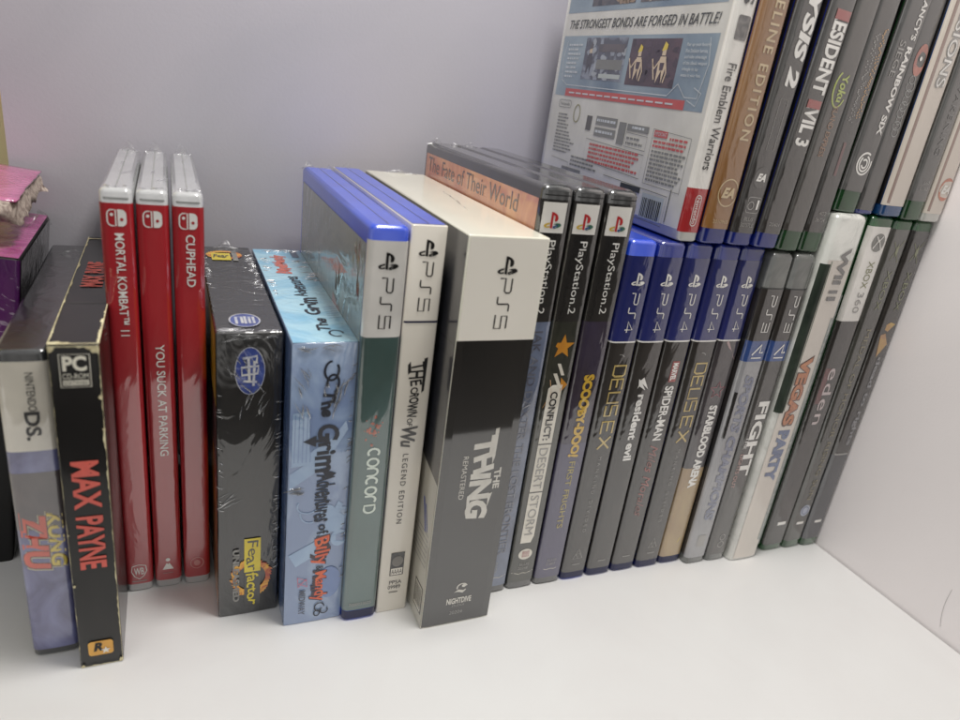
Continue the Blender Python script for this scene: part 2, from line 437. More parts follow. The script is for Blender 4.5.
# torn lid: a pink flap lifted off the top with ragged card under it
def flap():
    V = []; F = []; n = 14
    for j in range(n+1):
        for i in range(n+1):
            u = i/n; v = j/n
            x = -30+53*u+1.2*noise.noise(Vector((0, v*9, 3)))*(u > .95); y = 10+66*v-3.0*noise.noise(Vector((u*6, 1, 3)))*(v < .05)
            z = 161+1.5*math.sin(v*2)-1.6*(1-u)*(1-v)+.5*noise.noise(Vector((u*3, v*3, 0)))
            V.append((x, y, z))
    for j in range(n):
        for i in range(n):
            b = j*(n+1)+i; F.append((b, b+1, b+n+2, b+n+1))
    o = link_mesh('lid_flap', V, F, m_pink, pk, True)
    sol = o.modifiers.new('s', 'SOLIDIFY'); sol.thickness = .0007; sol.offset = -1
    o2v = []; f2 = []
    random.seed(5); m = 40                # crumpled card edge hanging under the flap, front and right side
    path = [(-30+51*i/20, 9.5) for i in range(21)] + [(22.3, 10+64*i/20) for i in range(1, 21)]
    for i, (x, y) in enumerate(path):
        for k in range(5):
            t = k/4
            q = noise.noise_vector(Vector((i*.33, k*.5, 7.3)))
            ox = 4.2*q.x*t + (2.0*t if i > 20 else 0); oy = 4.5*q.y*t-(3.2*math.sin(t*PI*.8) if i <= 20 else 0)
            o2v.append((x+ox, y+oy, 160.5-(9.5 if i <= 20 else 11-6*(i-20)/20)*t+3.5*q.z*t))
    for i in range(len(path)-1):
        for k in range(4):
            b = i*5+k; f2.append((b, b+5, b+6, b+1))
    link_mesh('torn_card', o2v, f2, mat('torn_lid_card', (196, 182, 170), (132, 116, 110), rough=.95, nscale=300), pk, True)
flap()
tuft(cP, 24, 60, 139, 24, 16, yaw=1.2, seed=3, amp=3)

# ------------------------------------------------------------------ 2  handheld game case
t = thing('game_case', 'handheld game case with white top label and blue artwork, leftmost spine of the lower row', 'game case', (-44.8, -161, 0), GR)
c = Case(t, 15.2, 124.5, 137, r=2.2, bulge=.5)
nds_p = mat('dark_glossy_plastic', (16, 18, 20), (26, 28, 30), rough=.25, coat=1, coat_rough=.16, coat_ior=1.9, wrap=.35, wscale=(40, 40, 40))
shell(c, nds_p)
sheet(c, 88.3, 120.8, cream_l, 'console_band')
art = ink('ink_blue_fur', (66, 66, 116), (120, 124, 172), nscale=45)
sheet(c, 3.2, 88.3, art, 'spine_label')
sheet(c, 57, 80, ink('ink_brown_band', (62, 52, 60), (84, 74, 74), nscale=40), 'art_band', .2)
T(c, 'NINTENDO', 1.6, 117, 103.2, 2.4, dk_txt, name='console_lettering')
T(c, 'DS.', 1.2, 103, 92.4, 4.4, dk_txt, bold=.03, name='console_lettering')
yl = ink('ink_yellow', (226, 200, 60)); ored = ink('ink_orange_red', (214, 66, 30)); cr = ink('ink_pale_outline', (214, 206, 170)); mar = ink('ink_maroon', (70, 20, 14))
for k, (mm, ex, of) in enumerate(((cr, .085, .26), (mar, .05, .3), (ored, .0, .34))):
    T(c, 'ZHU', -2.5, 64.5+ex*12, 40-ex*12, 8.0+ex*14, mm, bold=.05+ex*.6, shear=.15, off=of, name='title_lettering' if k == 2 else 'title_outline')
for k, (mm, ex, of) in enumerate(((cr, .085, .27), (mar, .05, .31), (yl, .0, .36))):
    T(c, 'KUNG', 4.2, 63.5+ex*10, 40.5-ex*10, 4.8+ex*12, mm, bold=.03+ex*.6, shear=.15, off=of, name='title_lettering' if k == 2 else 'title_outline')
tuft(c, 2, 120, 124, 12, 7, seed=9, amp=1.5)

# ------------------------------------------------------------------ 3  small black PC box
t = thing('game_box', 'small black cardboard PC game box with red title and worn white edges', 'game box', (-28.9, -171, 0), GR)
c = Case(t, 14.2, 130, 142, r=.7, bulge=.05)
mpb = flatink('black_printed_card', (15, 14, 14), (22, 20, 19), nscale=30, coat=.6, coat_ior=1.45, coat_rough=.12, spec=.25)
shell(c, mpb, 'box_body', .5, .5)
mred = flatink('red_print', (212, 74, 54), (196, 62, 44), nscale=60)
T(c, 'MAX', .2, 88.8, 70, 8.2, mred, bold=.03)
T(c, 'PAYNE', .2, 67, 45, 8.2, mred, bold=.03)
cy_ = flatink('cream_print', (238, 234, 218))
T(c, 'PC', 123.9, -3.4, 3.3, 5.2, cy_, rot=0, bold=.04, name='format_lettering')
T(c, 'CD-ROM', 119.6, -3.6, 3.6, 1.8, cy_, rot=0, bold=.0, name='format_lettering')
b = rect(c, 'spine', -3.6, 116.4, 3.6, 118.2, cy_, 'format_band', .3)
T(c, 'SOFTWARE', 117.3, -3.3, 3.3, 1.25, mpb, rot=0, bold=.0, off=.42, name='format_lettering', parent=b)
polys(c, 'spine', strokes([[(-4.2, 127), (4.2, 127), (4.2, 115.8), (-4.2, 115.8), (-4.2, 127)]], .25), cy_, 'format_frame', .3)
gold = flatink('amber_print', (222, 164, 52), (208, 148, 40))
b = polys(c, 'spine', [rrect(0, 8.6, 8.2, 6.6, 1.2)], gold, 'publisher_badge', .3)
T(c, 'R', 9.3, -2.4, .8, 4.0, mpb, rot=0, bold=.05, shear=.2, off=.42, name='publisher_mark', parent=b)
polys(c, 'spine', [star(1.6, 7.4, 1.7)], cream_l, 'publisher_star', .5, b)
mred_lit = flatink('red_print_lit', (250, 92, 64), (240, 80, 54), nscale=60, coat=.3)  # same red as the spine title, brightened to paint light on the top
T(c, 'MAX', 0.2, 60.5, 76, 7.6, mred_lit, face='top', rot=90, bold=.05)
T(c, 'PAYNE', 0.2, 79, 96, 7.6, mred_lit, face='top', rot=90, bold=.05)
w2 = 7.1
rough_edge(c, [(-w2, .5), (-w2, 141)][::-1], .3, .75, torn_w, 'top', off=.2)
rough_edge(c, [(-w2, .4), (w2, .4)], .5, 2.3, torn_w, 'top', off=.24)
rough_edge(c, [(w2, .5), (w2, 40)], .3, 1.6, torn_w, 'top', off=.22)
rough_edge(c, [(-w2, 136.5), (w2, 138.5)], 1.2, 3.2, torn_w, 'top', off=.26)
rough_edge(c, [(w2-.1, 129.8), (-w2+.1, 129.8)], .3, 1.8, torn_w, 'spine', off=.3)
rough_edge(c, [(w2-.2, .5), (w2-.2, 129)], .08, .5, torn_w, 'spine', off=.3)
rough_edge(c, [(-w2+.2, 129), (-w2+.2, .5)], .02, .22, torn_w, 'spine', off=.3)
rough_edge(c, [(-w2, .5), (w2, .5)], .2, .8, torn_w, 'spine', off=.3)
random.seed(77)
chip = []
for u, v, rr in ((-6.4, 129.2, 1.3), (6.3, 129.0, 1.6), (6.6, 112, .8), (-6.7, 60, .5), (-6.5, 38, .7), (6.5, 1.4, 1.1), (-6.3, 1.0, .9), (6.8, 100, .6), (5.4, 127.9, 1.0)):
    chip.append([(max(-7.05, min(7.05, u+rr*random.uniform(.4, 1.2)*math.cos(k*PI/4.5))), max(.3, min(129.9, v+rr*random.uniform(.4, 1.3)*math.sin(k*PI/4.5)))) for k in range(9)])
for q in chip: polys(c, 'spine', [q], torn_w, 'chipped_corner', .34)
rect(c, 'top', -7, 41, 7, 41.3, mat('fold_line', (70, 68, 64), rough=.6), 'fold_line', .18)

# ------------------------------------------------------------------ 4-6  red spined cases
def red_case(x, y, w, label, title, za, zb, mark):
    t = thing('game_case', label, 'game case', (x+w/2, y, 0), 'three slim red spined game cases')
    c = Case(t, w, 172, 105, r=2.0, bulge=.35)
    shell(c, clear_p, top_bev=1.6)
    sheet(c, 4, 167, red_sw)
    rect(c, 'left', 2, 5, 102.5, 166.5, ink('ink_cover_'+mark, *((150, 122, 74), (60, 40, 30)) if mark != 'disc' else ((205, 190, 140), (40, 34, 30)), nscale=40, sharp=(.45, .55)), 'front_cover')
    rect(c, 'right', 2.5, 5, 103, 166.5, ink('ink_back_'+mark, (170, 132, 60), (40, 40, 60), nscale=30), 'back_cover')
    # hinge ridges seen through the clear cap
    rect(c, 'spine', -w/2+1.2, 168.3, w/2-1.2, 168.9, mat('clear_plastic_shadow', (150, 152, 150), rough=.3), 'cap_ridge', .12)
    rect(c, 'top', -.25, 2, .25, 103, mat('clear_plastic_shadow', (150, 152, 150), rough=.3), 'shell_seam', .1)
    # console mark: two halves of a controller
    b = polys(c, 'spine', strokes([[(-.35, 159.1), (-.35, 164.7), (-1.5, 164.7)] + arc(-1.5, 163.0, 1.5, 1.7, 90, 180, 6)[1:] + arc(-1.5, 160.8, 1.5, 1.7, 180, 270, 6) + [(-.35, 159.1)]], .42)
              + disc(-1.6, 163, .55, .55, 12), w_txt, 'console_logo')
    polys(c, 'spine', [[(.25, 159), (1.5, 159)] + arc(1.4, 160.7, 1.6, 1.75, -90, 0, 6) + arc(1.4, 163.1, 1.6, 1.75, 0, 90, 6) + [(.25, 164.9)]], w_txt, 'logo_half', .34, b)
    polys(c, 'spine', disc(1.5, 161.4, .55, .55, 12), red_sw, 'logo_dot', .4, b)
    T(c, title, .5, za, zb, 3.1, w_txt, bold=.012)
    if mark == 'shield':
        P = strokes([[(-2.6, 13.2), (-2.9, 10.5), (-1.8, 8), (0, 6.6), (1.8, 8), (2.9, 10.5), (2.6, 13.2), (0, 14), (-2.6, 13.2)]], .35)
        b = polys(c, 'spine', P, w_txt, 'publisher_shield')
        T(c, 'WB', 10.6, -1.9, 1.9, 3.6, w_txt, rot=0, bold=.01, name='publisher_mark', parent=b)
        rect(c, 'spine', -2.8, 5.3, 2.8, 5.7, g_txt, 'small_print', .3)
    elif mark == 'triangle':
        b = polys(c, 'spine', [[(-2.2, 9.6), (2.2, 9.6), (.5, 13), (0, 12.2), (-.5, 13)]] + disc(0, 14.6, .9, .9, 12), w_txt, 'publisher_mark')
        rect(c, 'spine', -2, 7.6, 2, 7.8, g_txt, 'small_print', .3)
    else:
        b = polys(c, 'spine', ring(0, 11.4, 2.6, 2.8, .4) + disc(0, 11.4, 1.3, 1.5, 14), ink('ink_pale_red', (205, 130, 125)), 'publisher_mark')
    random.seed(int(x*7) & 255)
    creases(c, 'top', [(0, 100, 3, 10, (8, 5), 3), (0, 3, 3, 0, (7, 3), 4), (2, 50, 8, 70, (5, 60), 2)], int(x*3) & 63)
    tuft(c, 0, 104, 169.5, 10, 12, seed=x, amp=1.0, n=14); tuft(c, 0, 101, 170.5, 9, 5, seed=x+4, amp=.8, yaw=.2, n=12)
    return c
red_case(-22.2, -132, 10.3, 'slim red game case with MORTAL KOMBAT 11 down its spine', 'MORTAL KOMBAT\u2122 11', 156.5, 118, 'shield')
red_case(-10.9, -132, 10.3, 'slim red game case with YOU SUCK AT PARKING low on its spine', 'YOU SUCK AT PARKING', 114.3, 66, 'triangle')
red_case(.7, -132.6, 10.3, 'slim red game case with CUPHEAD near the top of its spine', 'CUPHEAD', 157, 137.4, 'disc')

# ------------------------------------------------------------------ 7  black box, fire ring logo
t = thing('game_box', 'thick black shrink-wrapped game box with yellow fear factor logo at the bottom', 'game box', (24.9, -157, 0), GR)
c = Case(t, 23.4, 128, 125, r=.6, bulge=.3)
ffb = flatink('black_wrapped_card', (13, 13, 14), (20, 18, 17), nscale=20, coat=1, coat_ior=1.8, coat_rough=.05, wrap=1.0, wscale=(48, 48, 20))
shell(c, ffb, 'box_body', .5, .5)
fl = [(98, 127, (214, 170, 30), (230, 196, 50)), (72, 98, (30, 16, 10), (60, 20, 14)), (46, 72, (150, 40, 24), (226, 150, 40)), (1, 46, (190, 130, 60), (150, 84, 40))]
b0 = None
for z0, z1, a, d_ in fl:
    rect(c, 'left', 3, z0, 124.2, z1, flatink('box_side_%d' % z0, a, d_, nscale=60), 'side_artwork', .15)
bl = flatink('blue_print', (34, 52, 128), (60, 84, 160), nscale=80, coat=1, coat_ior=2.0, wrap=.6, wscale=(80, 80, 50))
wp = flatink('white_print', (214, 212, 206), (160, 166, 190), nscale=300)
b = polys(c, 'spine', disc(0, 113, 5.2, 9.4), bl, 'rating_roundel', .3)
polys(c, 'spine', strokes([[(-2.6, 118), (2.4, 119), (2.2, 116)], [(-3, 114.5), (3, 115), (2.6, 112), (-2.8, 111.4), (-3, 114.5)], [(-2.4, 109), (2.4, 108.6)], [(-.6, 118), (-.2, 109)], [(1.6, 117), (1.2, 107)]], .9), wp, 'roundel_lettering', .42, b)
polys(c, 'spine', ring(0, 113, 5.2, 9.4, .25), wp, 'roundel_rim', .4, b)
b = polys(c, 'top', disc(-.8, 12.5, 5.4, 7.2), bl, 'rating_roundel', .25)
polys(c, 'top', ring(-.8, 12.5, 5.4, 7.2, .5), wp, 'roundel_rim', .33, b)
polys(c, 'top', strokes([[(-3.8, 8.5), (-3.8, 16), (-1.8, 16), (-1.8, 9)], [(-.6, 8.5), (-.6, 16.5)], [(.9, 9), (2.4, 9), (2.4, 16), (.9, 16), (.9, 9)]], .95), wp, 'roundel_lettering', .36, b)
fire = flatink('fire_print', (232, 170, 50), (176, 60, 26), nscale=140, sharp=(.45, .6))
yel = flatink('yellow_print', (226, 206, 50), (214, 190, 40))
P = []
random.seed(11)
for i in range(44):
    a0 = 2*PI*i/44; a1 = 2*PI*(i+1)/44; r0 = 5.8; r1 = 7.8+random.uniform(0, 1.4)
    P.append([(1+r0*math.cos(a0), 19+r0*1.1*math.sin(a0)), (1+r1*math.cos(a0), 19+r1*1.1*math.sin(a0)), (1+(r1-.6)*math.cos(a1), 19+(r1-.6)*1.1*math.sin(a1)), (1+r0*math.cos(a1), 19+r0*1.1*math.sin(a1))])
b = polys(c, 'spine', P, fire, 'fire_ring', .28)
rect(c, 'spine', -1.7, 22, 4.7, 38.6, yel, 'title_panel', .36)
rect(c, 'spine', -1.7, 4.5, 4.7, 22, ffb, 'title_panel', .34)
T(c, 'Fear', 1.4, 37.6, 22.6, 4.8, ffb, bold=.0, jit=.7, off=.46)
T(c, 'factor', 1.4, 21.6, 4.8, 5.0, yel, bold=.02, jit=.6, off=.46)
T(c, 'UNLEASHED', -4.9, 34, 7.5, 2.6, flatink('silver_print', (150, 148, 142), (100, 98, 94), nscale=200), bold=.05, off=.46)
rect(c, 'top', -7.5, 98, 1.2, 111, yel, 'title_panel', .3)
T(c, 'Fear', -3, 99.5, 110, 4.6, ffb, face='top', rot=180, bold=.02, jit=.7, off=.4) if False else T(c, 'Fear', 105, -6.8, .4, 6.5, ffb, face='top', rot=0, bold=.02, jit=.7, off=.4)
P = []
for i in range(30):
    a0 = 2*PI*i/30; a1 = 2*PI*(i+1)/30
    P.append([(-1.5+6*math.cos(a0), 108+5*math.sin(a0)), (-1.5+8.6*math.cos(a0), 108+8*math.sin(a0)), (-1.5+8*math.cos(a1), 108+7.6*math.sin(a1)), (-1.5+6*math.cos(a1), 108+5*math.sin(a1))])
polys(c, 'top', P, fire, 'fire_ring', .24)
rect(c, 'top', 2.0, 97, 4.4, 115, flatink('silver_print', (150, 148, 142)), 'silver_lettering', .32)
creases(c, 'spine', [(10.6, 60, 3.2, 10, (1, 80), 34), (-10.8, 80, 2.6, -25, (1, 60), 16), (-7.5, 58, 7, 40, (5, 6), 9), (1, 100, 7, 70, (9, 10), 12), (-3, 112, 9, 120, (14, 12), 10), (0, 126, 6, 0, (18, 2), 12)], 81)
creases(c, 'top', [(9.6, 80, 3.5, 10, (2.4, 60), 30), (-10.6, 75, 2.6, -20, (1.6, 60), 16), (0, 2, 7, 5, (20, 2.4), 12)], 82)
tuft(c, 0, 122, 127, 16, 7, seed=21, amp=2.5); tuft(c, 8.5, 90, 127, 7, 2.2, seed=23, amp=1.2, yaw=1.5)

# ------------------------------------------------------------------ 8  light blue box
t = thing('game_box', 'light blue shrink-wrapped game box with black gothic title The Grim Adventures of Billy and Mandy', 'game box', (49.9, -168.6, 0), GR)
c = Case(t, 24.1, 128, 134, r=.6, bulge=.3)
bb = flatink('sky_blue_wrapped_card', (122, 142, 178), (142, 162, 192), nscale=26, coat=1, coat_ior=1.9, coat_rough=.06, wrap=.4, wscale=(50, 50, 26), sharp=(.46, .54))
shell(c, bb, 'box_body', .5, .5)
pale = flatink('pale_blue_print', (150, 176, 205), (128, 156, 192), nscale=40, coat=1, coat_ior=1.9, coat_rough=.06, wrap=.4, wscale=(50, 50, 26))
deep = flatink('mid_blue_print', (92, 118, 168), (104, 130, 178), nscale=40, coat=1, coat_ior=1.9, coat_rough=.06, wrap=.4, wscale=(50, 50, 26))
tb = flatink('bright_sky_print', (140, 196, 226), (176, 218, 236), nscale=22, ndist=3, coat=1, coat_ior=1.7, coat_rough=.12, wrap=.3, wscale=(80, 80, 60), sharp=(.42, .58))
rect(c, 'top', -11.8, .3, 11.8, 133.4, tb, 'top_panel', .12)
rect(c, 'left', 2, 1, 133.2, 127, deep, 'side_artwork', .15)
# drawn scenery: house roof, clouds, a skeletal hand
P = [[(-11, 100), (-5, 101), (-4, 78), (-11, 77)], [(-11.6, 77), (-3, 78), (6, 90), (-3, 84)], [(-11.5, 74), (0, 82), (9, 96), (10, 92), (1, 76), (-11.5, 67)]]
o = polys(c, 'spine', P, pale, 'drawn_house', .22)
polys(c, 'spine', strokes([[(-10+i*1.5, 99.5), (-10+i*1.5, 79)] for i in range(5)], .22), deep, 'drawn_shutters', .28, o)
P = [arc(7+dx, 50+dy, rr, rr*1.2, 0, 360, 18)[:-1] for dx, dy, rr in ((0, 0, 4), (3, 4, 2.4), (-3, 5, 3), (2, -8, 3.4))]
P += [arc(-5, 52, 4, 9, 30, 300, 16), arc(6, 20, 5, 8, 0, 360, 18)[:-1]]
polys(c, 'spine', P[:4], pale, 'drawn_cloud', .22)
polys(c, 'spine', P[5:], deep, 'drawn_cloud', .24)
polys(c, 'spine', strokes([arc(-4, 59, 4.2, 3.4, 150, 360, 16), arc(-3, 56, 4, 5, 180, 290, 12)], .5), pale, 'drawn_claw', .26)
polys(c, 'spine', [[(-11, 36), (0, 42), (8, 60), (10, 58), (2, 36), (-8, 30)]], pale, 'drawn_cloud', .21)
gb = flatink('black_gothic_print', (34, 38, 50), coat=.5, coat_ior=1.5, coat_rough=.1)
T(c, 'The', 2.0, 109, 98, 6, gb, bold=.05, jit=.8)
T(c, 'Grim', 2.2, 95, 74, 9.0, gb, bold=.035, jit=.7)
T(c, 'Adventures', 2.3, 73, 51, 8.0, gb, bold=.02, jit=.55)
T(c, 'of', 2.3, 49.5, 45, 4.8, gb, bold=.02, jit=.5)
polys(c, 'spine', strokes([arc(2.5, 117, 2.6, 3.8, 90, 400, 20), arc(3.2, 112, 2.2, 3.4, -60, 200, 16)], .9) + [[(-7, 88), (-2, 90.5), (-2, 85.5)], [(-2, 88.6), (3, 88.6), (3, 87.4), (-2, 87.4)], [(0, 76), (6.5, 73), (3, 70.5)]], gb, 'gothic_flourish', .34)
orr = flatink('orange_red_print', (222, 108, 60), (200, 70, 50), nscale=60)
mdk = flatink('dark_outline_print', (60, 40, 52))
T(c, 'Billy', 1.8, 44.6, 29.5, 8.4, mdk, bold=.06, jit=.6, off=.3, name='title_outline')
T(c, 'Billy', 1.8, 44.2, 29.9, 7.6, orr, bold=.02, jit=.6, off=.38)
T(c, '&', 1.8, 29.3, 27, 3, gb, off=.38)
T(c, 'Mandy', 1.8, 27.2, 10.8, 8.0, mdk, bold=.06, jit=.6, off=.3, name='title_outline')
T(c, 'Mandy', 1.8, 26.8, 11.2, 7.2, orr, bold=.02, jit=.6, off=.38)
polys(c, 'spine', strokes([arc(2.5, 7.6, 2.0, 2.2, 0, 300, 14), arc(4.5, 5.6, 1.6, 1.6, 120, 400, 12), arc(1.5, 4.6, 1.2, 1.5, 0, 360, 12)], .5), gb, 'gothic_flourish', .34)
b = T(c, 'MIDWAY', -4.9, 17.5, 5.0, 2.7, flatink('grey_print', (70, 78, 96)), bold=.01, name='publisher_lettering')
polys(c, 'spine', strokes([[(-7, 24.5), (-3.2, 22.6), (-6.4, 21.4), (-3, 19.4), (-3.4, 23.4), (-6.6, 19.6), (-7, 24.5)]], .45), flatink('pinkish_print', (206, 96, 120)), 'publisher_mark', .34, b)
# title again along the top
T(c, 'The', -.6+2.5, 12, 26, 5.5, gb, face='top', rot=90, bold=.03, jit=.8, off=.25)
T(c, 'Grim', 1.6, 30, 52, 8.5, gb, face='top', rot=90, bold=.035, jit=.9, off=.25)
T(c, 'Adventures', .6, 54, 84, 7, gb, face='top', rot=90, bold=.02, jit=.8, off=.25)
T(c, 'Billy&Mandy', -1.5, 88, 122, 8.5, flatink('salmon_print', (214, 110, 92)), face='top', rot=90, bold=.05, jit=.6, off=.25)
polys(c, 'top', strokes([arc(5.5, 9, 2.6, 3.2, 0, 300, 16)], .8), gb, 'gothic_flourish', .25)
rect(c, 'top', 6, 118, 9.4, 131, flatink('slate_print', (70, 92, 116)), 'rating_panel', .26)
polys(c, 'top', strokes([[(6, 26+i*2.6), (11, 27+i*2.6)] for i in range(6)], .3), deep, 'drawn_shutters', .22)
creases(c, 'spine', [(10.8, 70, 2.8, 20, (1, 100), 22), (-9, 66, 6, 5, (5, 3), 10), (6, 108, 9, 60, (7, 20), 12), (-8, 108, 8, -70, (5, 18), 8), (0, 126, 6, 0, (18, 2), 10), (3, 112, 6, 90, (6, 10), 8)], 83)
creases(c, 'top', [(9, 92, 5, 0, (5, 40), 16), (-9, 80, 4, 10, (3, 70), 14), (2, 130, 5, 10, (16, 4), 12)], 84)
tuft(c, 2, 131, 127, 14, 5, seed=31, amp=2); tuft(c, -8, 2, 126, 7, 3, seed=33, amp=1.4)

# ------------------------------------------------------------------ 9  CONCORD
def seam_top(c, m):
    rect(c, 'top', -.2, 3, .2, c.d-3, m, 'shell_seam', .08)
t = thing('game_case', 'blue-topped game case with white console band and CONCORD on a grey-green spine', 'game case', (69.3, -172.1, 0), GR)
c = Case(t, 14.6, 172, 135, r=2.4, bulge=.35)
shell(c, blue_p, top_bev=1.8)
seam_top(c, dblue_p)
sheet(c, 131, 166.8, white_l, 'console_band')
teal = ink('ink_grey_green', (60, 84, 80), (76, 104, 102), nscale=12)
sheet(c, 5.5, 131, teal); sheet(c, .9, 5.2, rim_p, 'base_rim_shade', .1)
cov = ink('ink_grey_green_cover', (104, 112, 100), (138, 140, 122), nscale=14, wrap=.5, wscale=(30, 30, 30), coat_rough=.06)
o = rect(c, 'left', 3, 5, 132, 165, cov, 'front_cover')
for a_, b_, cc in ((88, 118, (176, 96, 60)), (70, 104, (120, 140, 130)), (104, 96, (186, 130, 104)), (95, 60, (90, 110, 110))):
    random.seed(a_)
    pts = [(a_+(14+random.uniform(-7, 7))*math.cos(k*PI/6), b_+(11+random.uniform(-6, 6))*math.sin(k*PI/6)) for k in range(12)]
    polys(c, 'left', [pts], ink('ink_cover_patch_%d' % a_, cc, nscale=30), 'cover_figure', .3+.03*(a_ % 4), o)
ps_logo(c, .1, 160.2, 7.6, b_txt); G(c, 'pS5', .3, 153.5, 134.2, 4.2, b_txt, t=.13, gap=.25, name='console_lettering')
ofl = ink('ink_rust_fleck', (196, 100, 60), (150, 70, 54), nscale=300)
P = []
for i in range(34):
    random.seed(i+50); x, z = random.gauss(-.6, 1.7), random.gauss(92.5, 2.6); r = random.uniform(.25, .8)
    P.append([(x+r*random.uniform(.5, 1.2)*math.cos(k*PI/3), z+r*random.uniform(.5, 1.3)*math.sin(k*PI/3)) for k in range(6)])
polys(c, 'spine', P, ofl, 'rust_emblem')
ccl = ink('ink_pale_green_letters', (222, 234, 222))
G(c, 'CONCOrD', .4, 84.6, 55, 4.4, ccl, t=.21, gap=.24)
T(c, '7000033025', 8.6, -5, 4.6, 1.5, g_txt, rot=0, name='number_print')
creases(c, 'left', [(100, 128, 22, 75, (26, 30), 12), (80, 110, 16, 60, (30, 40), 8), (122, 150, 12, 100, (10, 24), 6)], 85)
tuft(c, -5, 132, 170.5, 10, 7, seed=41, amp=2); tuft(c, 5, 132, 170.5, 9, 6, seed=43, amp=2)

# ------------------------------------------------------------------ 10  CROWN OF WU
t = thing('game_case', 'white card sleeve over a blue game case, black brush title THE CROWN OF WU', 'game case', (84.1, -170.7, 0), GR)
c = Case(t, 13.8, 172.6, 136, r=.9, bulge=.1)
slv = flatink('cream_sleeve_card', (226, 220, 208), (220, 213, 200), nscale=10, coat=1, coat_ior=1.7)
shell(c, slv, 'card_sleeve', .3, .4)
cs = c
rect(c, 'top', -6.3, 1.5, 6.3, 134.5, blue_p, 'case_shell', .15)
rect(c, 'top', -.2, 2, .2, 134, dblue_p, 'shell_seam', .25)
rect(c, 'spine', -6.6, 136, 6.6, 136.8, ink('ink_navy', (24, 26, 70)), 'navy_rule', .15)
bi = flatink('black_brush_ink', (22, 20, 20), coat=1, coat_ior=1.7)
ps_logo(c, .2, 165, 7.6, bi, off=.2); G(c, 'pS5', .4, 159.3, 140.4, 4.2, bi, t=.13, gap=.25, name='console_lettering', off=.2)
T(c, 'THE', .6, 120.5, 110, 6.4, bi, bold=.02, jit=.7, off=.2)
T(c, 'CROWN', .2, 109.5, 96.5, 4.6, bi, bold=.03, jit=.9, off=.2)
T(c, 'OF', -.4, 96, 92.5, 2.4, bi, bold=.01, jit=.6, off=.2)
T(c, 'Wu', -.2, 92.5, 83, 7.0, bi, bold=.03, jit=.8, off=.2, shear=.3)
polys(c, 'spine', [[(3, 121.5), (4.4, 122), (4.1, 108), (3.1, 107)], [(-3.4, 119), (-2.4, 120.5), (-1.8, 116), (-3, 115)]], bi, 'brush_stroke', .22)
T(c, 'LEGEND EDITION', -.6, 80, 46.5, 2.3, bi, off=.2, space=1.35)
b = rect(c, 'spine', -2.4, 19.5, 3.6, 31.5, bi, 'publisher_badge', .2)
polys(c, 'spine', disc(.6, 27, 2.5, 2.7), flatink('mid_grey_print', (112, 108, 102)), 'badge_globe', .3, b)
rect(c, 'spine', -2, 20, 3.2, 23.4, slv, 'badge_strip', .3, b)
T(c, 'AAAA', 21.7, -1.8, 3, 2.4, bi, rot=0, off=.4, name='badge_teeth', parent=b)
T(c, 'PPSA', 15.8, -2.2, 3.4, 1.9, bi, rot=0, off=.2, name='number_print'); T(c, '09989', 13.2, -2.6, 3, 1.9, bi, rot=0, off=.2, name='number_print')
rect(c, 'spine', -2, 10.2, 2, 10.7, flatink('mid_grey_print', (112, 108, 102)), 'small_print', .2)
tuft(c, 0, 133, 171, 12, 6, seed=47, amp=2)

# ------------------------------------------------------------------ 11  THE THING
t = thing('game_box', 'widest box, cream topped with a black lower spine reading THE THING REMASTERED', 'game box', (109.2, -184.9, 0), GR)
c = Case(t, 32, 173, 145, r=.6, bulge=.1)
ths = flatink('black_gloss_card', (18, 16, 14), (22, 19, 16), nscale=10, coat=1, coat_ior=2.05, coat_rough=.045)
shell(c, card_w, 'box_body', .5, .5)
creamb = flatink('cream_print_band', (246, 241, 230), (241, 236, 224), nscale=10, coat=1, coat_ior=1.5)
rect(c, 'spine', -15.4, 134, 15.4, 172.4, creamb, 'console_band', .14)
rect(c, 'spine', -15.8, .6, 15.8, 134, ths, 'spine_panel', .14)
ps_logo(c, .4, 163.2, 8.2, bi, off=.25); G(c, 'pS5', .5, 157.8, 138.4, 4.8, bi, t=.12, gap=.25, name='console_lettering', off=.25)
wt = flatink('white_scratched_print', (214, 210, 200), (196, 192, 182), nscale=120, coat=1, coat_ior=2.05, coat_rough=.045)
T(c, 'THING', 2.2, 94, 54.5, 10.2, wt, bold=.055, jit=.5, off=.25)
polys(c, 'spine', [[(5.6, 96.5), (7.2, 97), (7.1, 84), (6.2, 80), (5.8, 84)], [(-2.8, 64), (-1.4, 64), (-2.2, 55)], [(6.4, 66), (8.3, 67), (6.8, 60)]], wt, 'scratched_stroke', .27)
T(c, 'THE', 9.4, 78.5, 68.5, 3.2, wt, bold=.04, jit=.4, off=.25)
T(c, 'REMASTERED', -5.6, 85, 65, 2.2, wt, off=.25)
b = T(c, 'NIGHTDIVE', 12.6, -5.4, 6.2, 3.2, wt, rot=0, bold=.035, off=.25, name='publisher_lettering')
T(c, 'STUDIOS', 9.9, -2.6, 3.2, 1.1, g_txt, rot=0, off=.25, name='publisher_lettering', parent=b)
polys(c, 'spine', strokes([arc(1.0, 19.5, 2.3, 2.0, 200, 20, 14), arc(.6, 18.8, 2.4, 1.4, 220, 340, 10)], .6) + disc(1.8, 20.3, 1.0, .8, 12) + [[(-2.6, 17.2), (-.5, 18.6), (2.8, 17.6), (1.5, 16.5), (-.5, 17.4)]], wt, 'publisher_mark', .25, b)
T(c, '20204', 6.3, -3.4, 2.6, 1.8, g_txt, rot=0, off=.25, name='number_print')
nav = flatink('slate_navy_card', (40, 41, 48), (52, 54, 62), nscale=14, coat=1, coat_ior=1.8, coat_rough=.08)
wsd = flatink('pale_back_card', (196, 192, 180), nscale=14, coat=1, coat_ior=1.8)
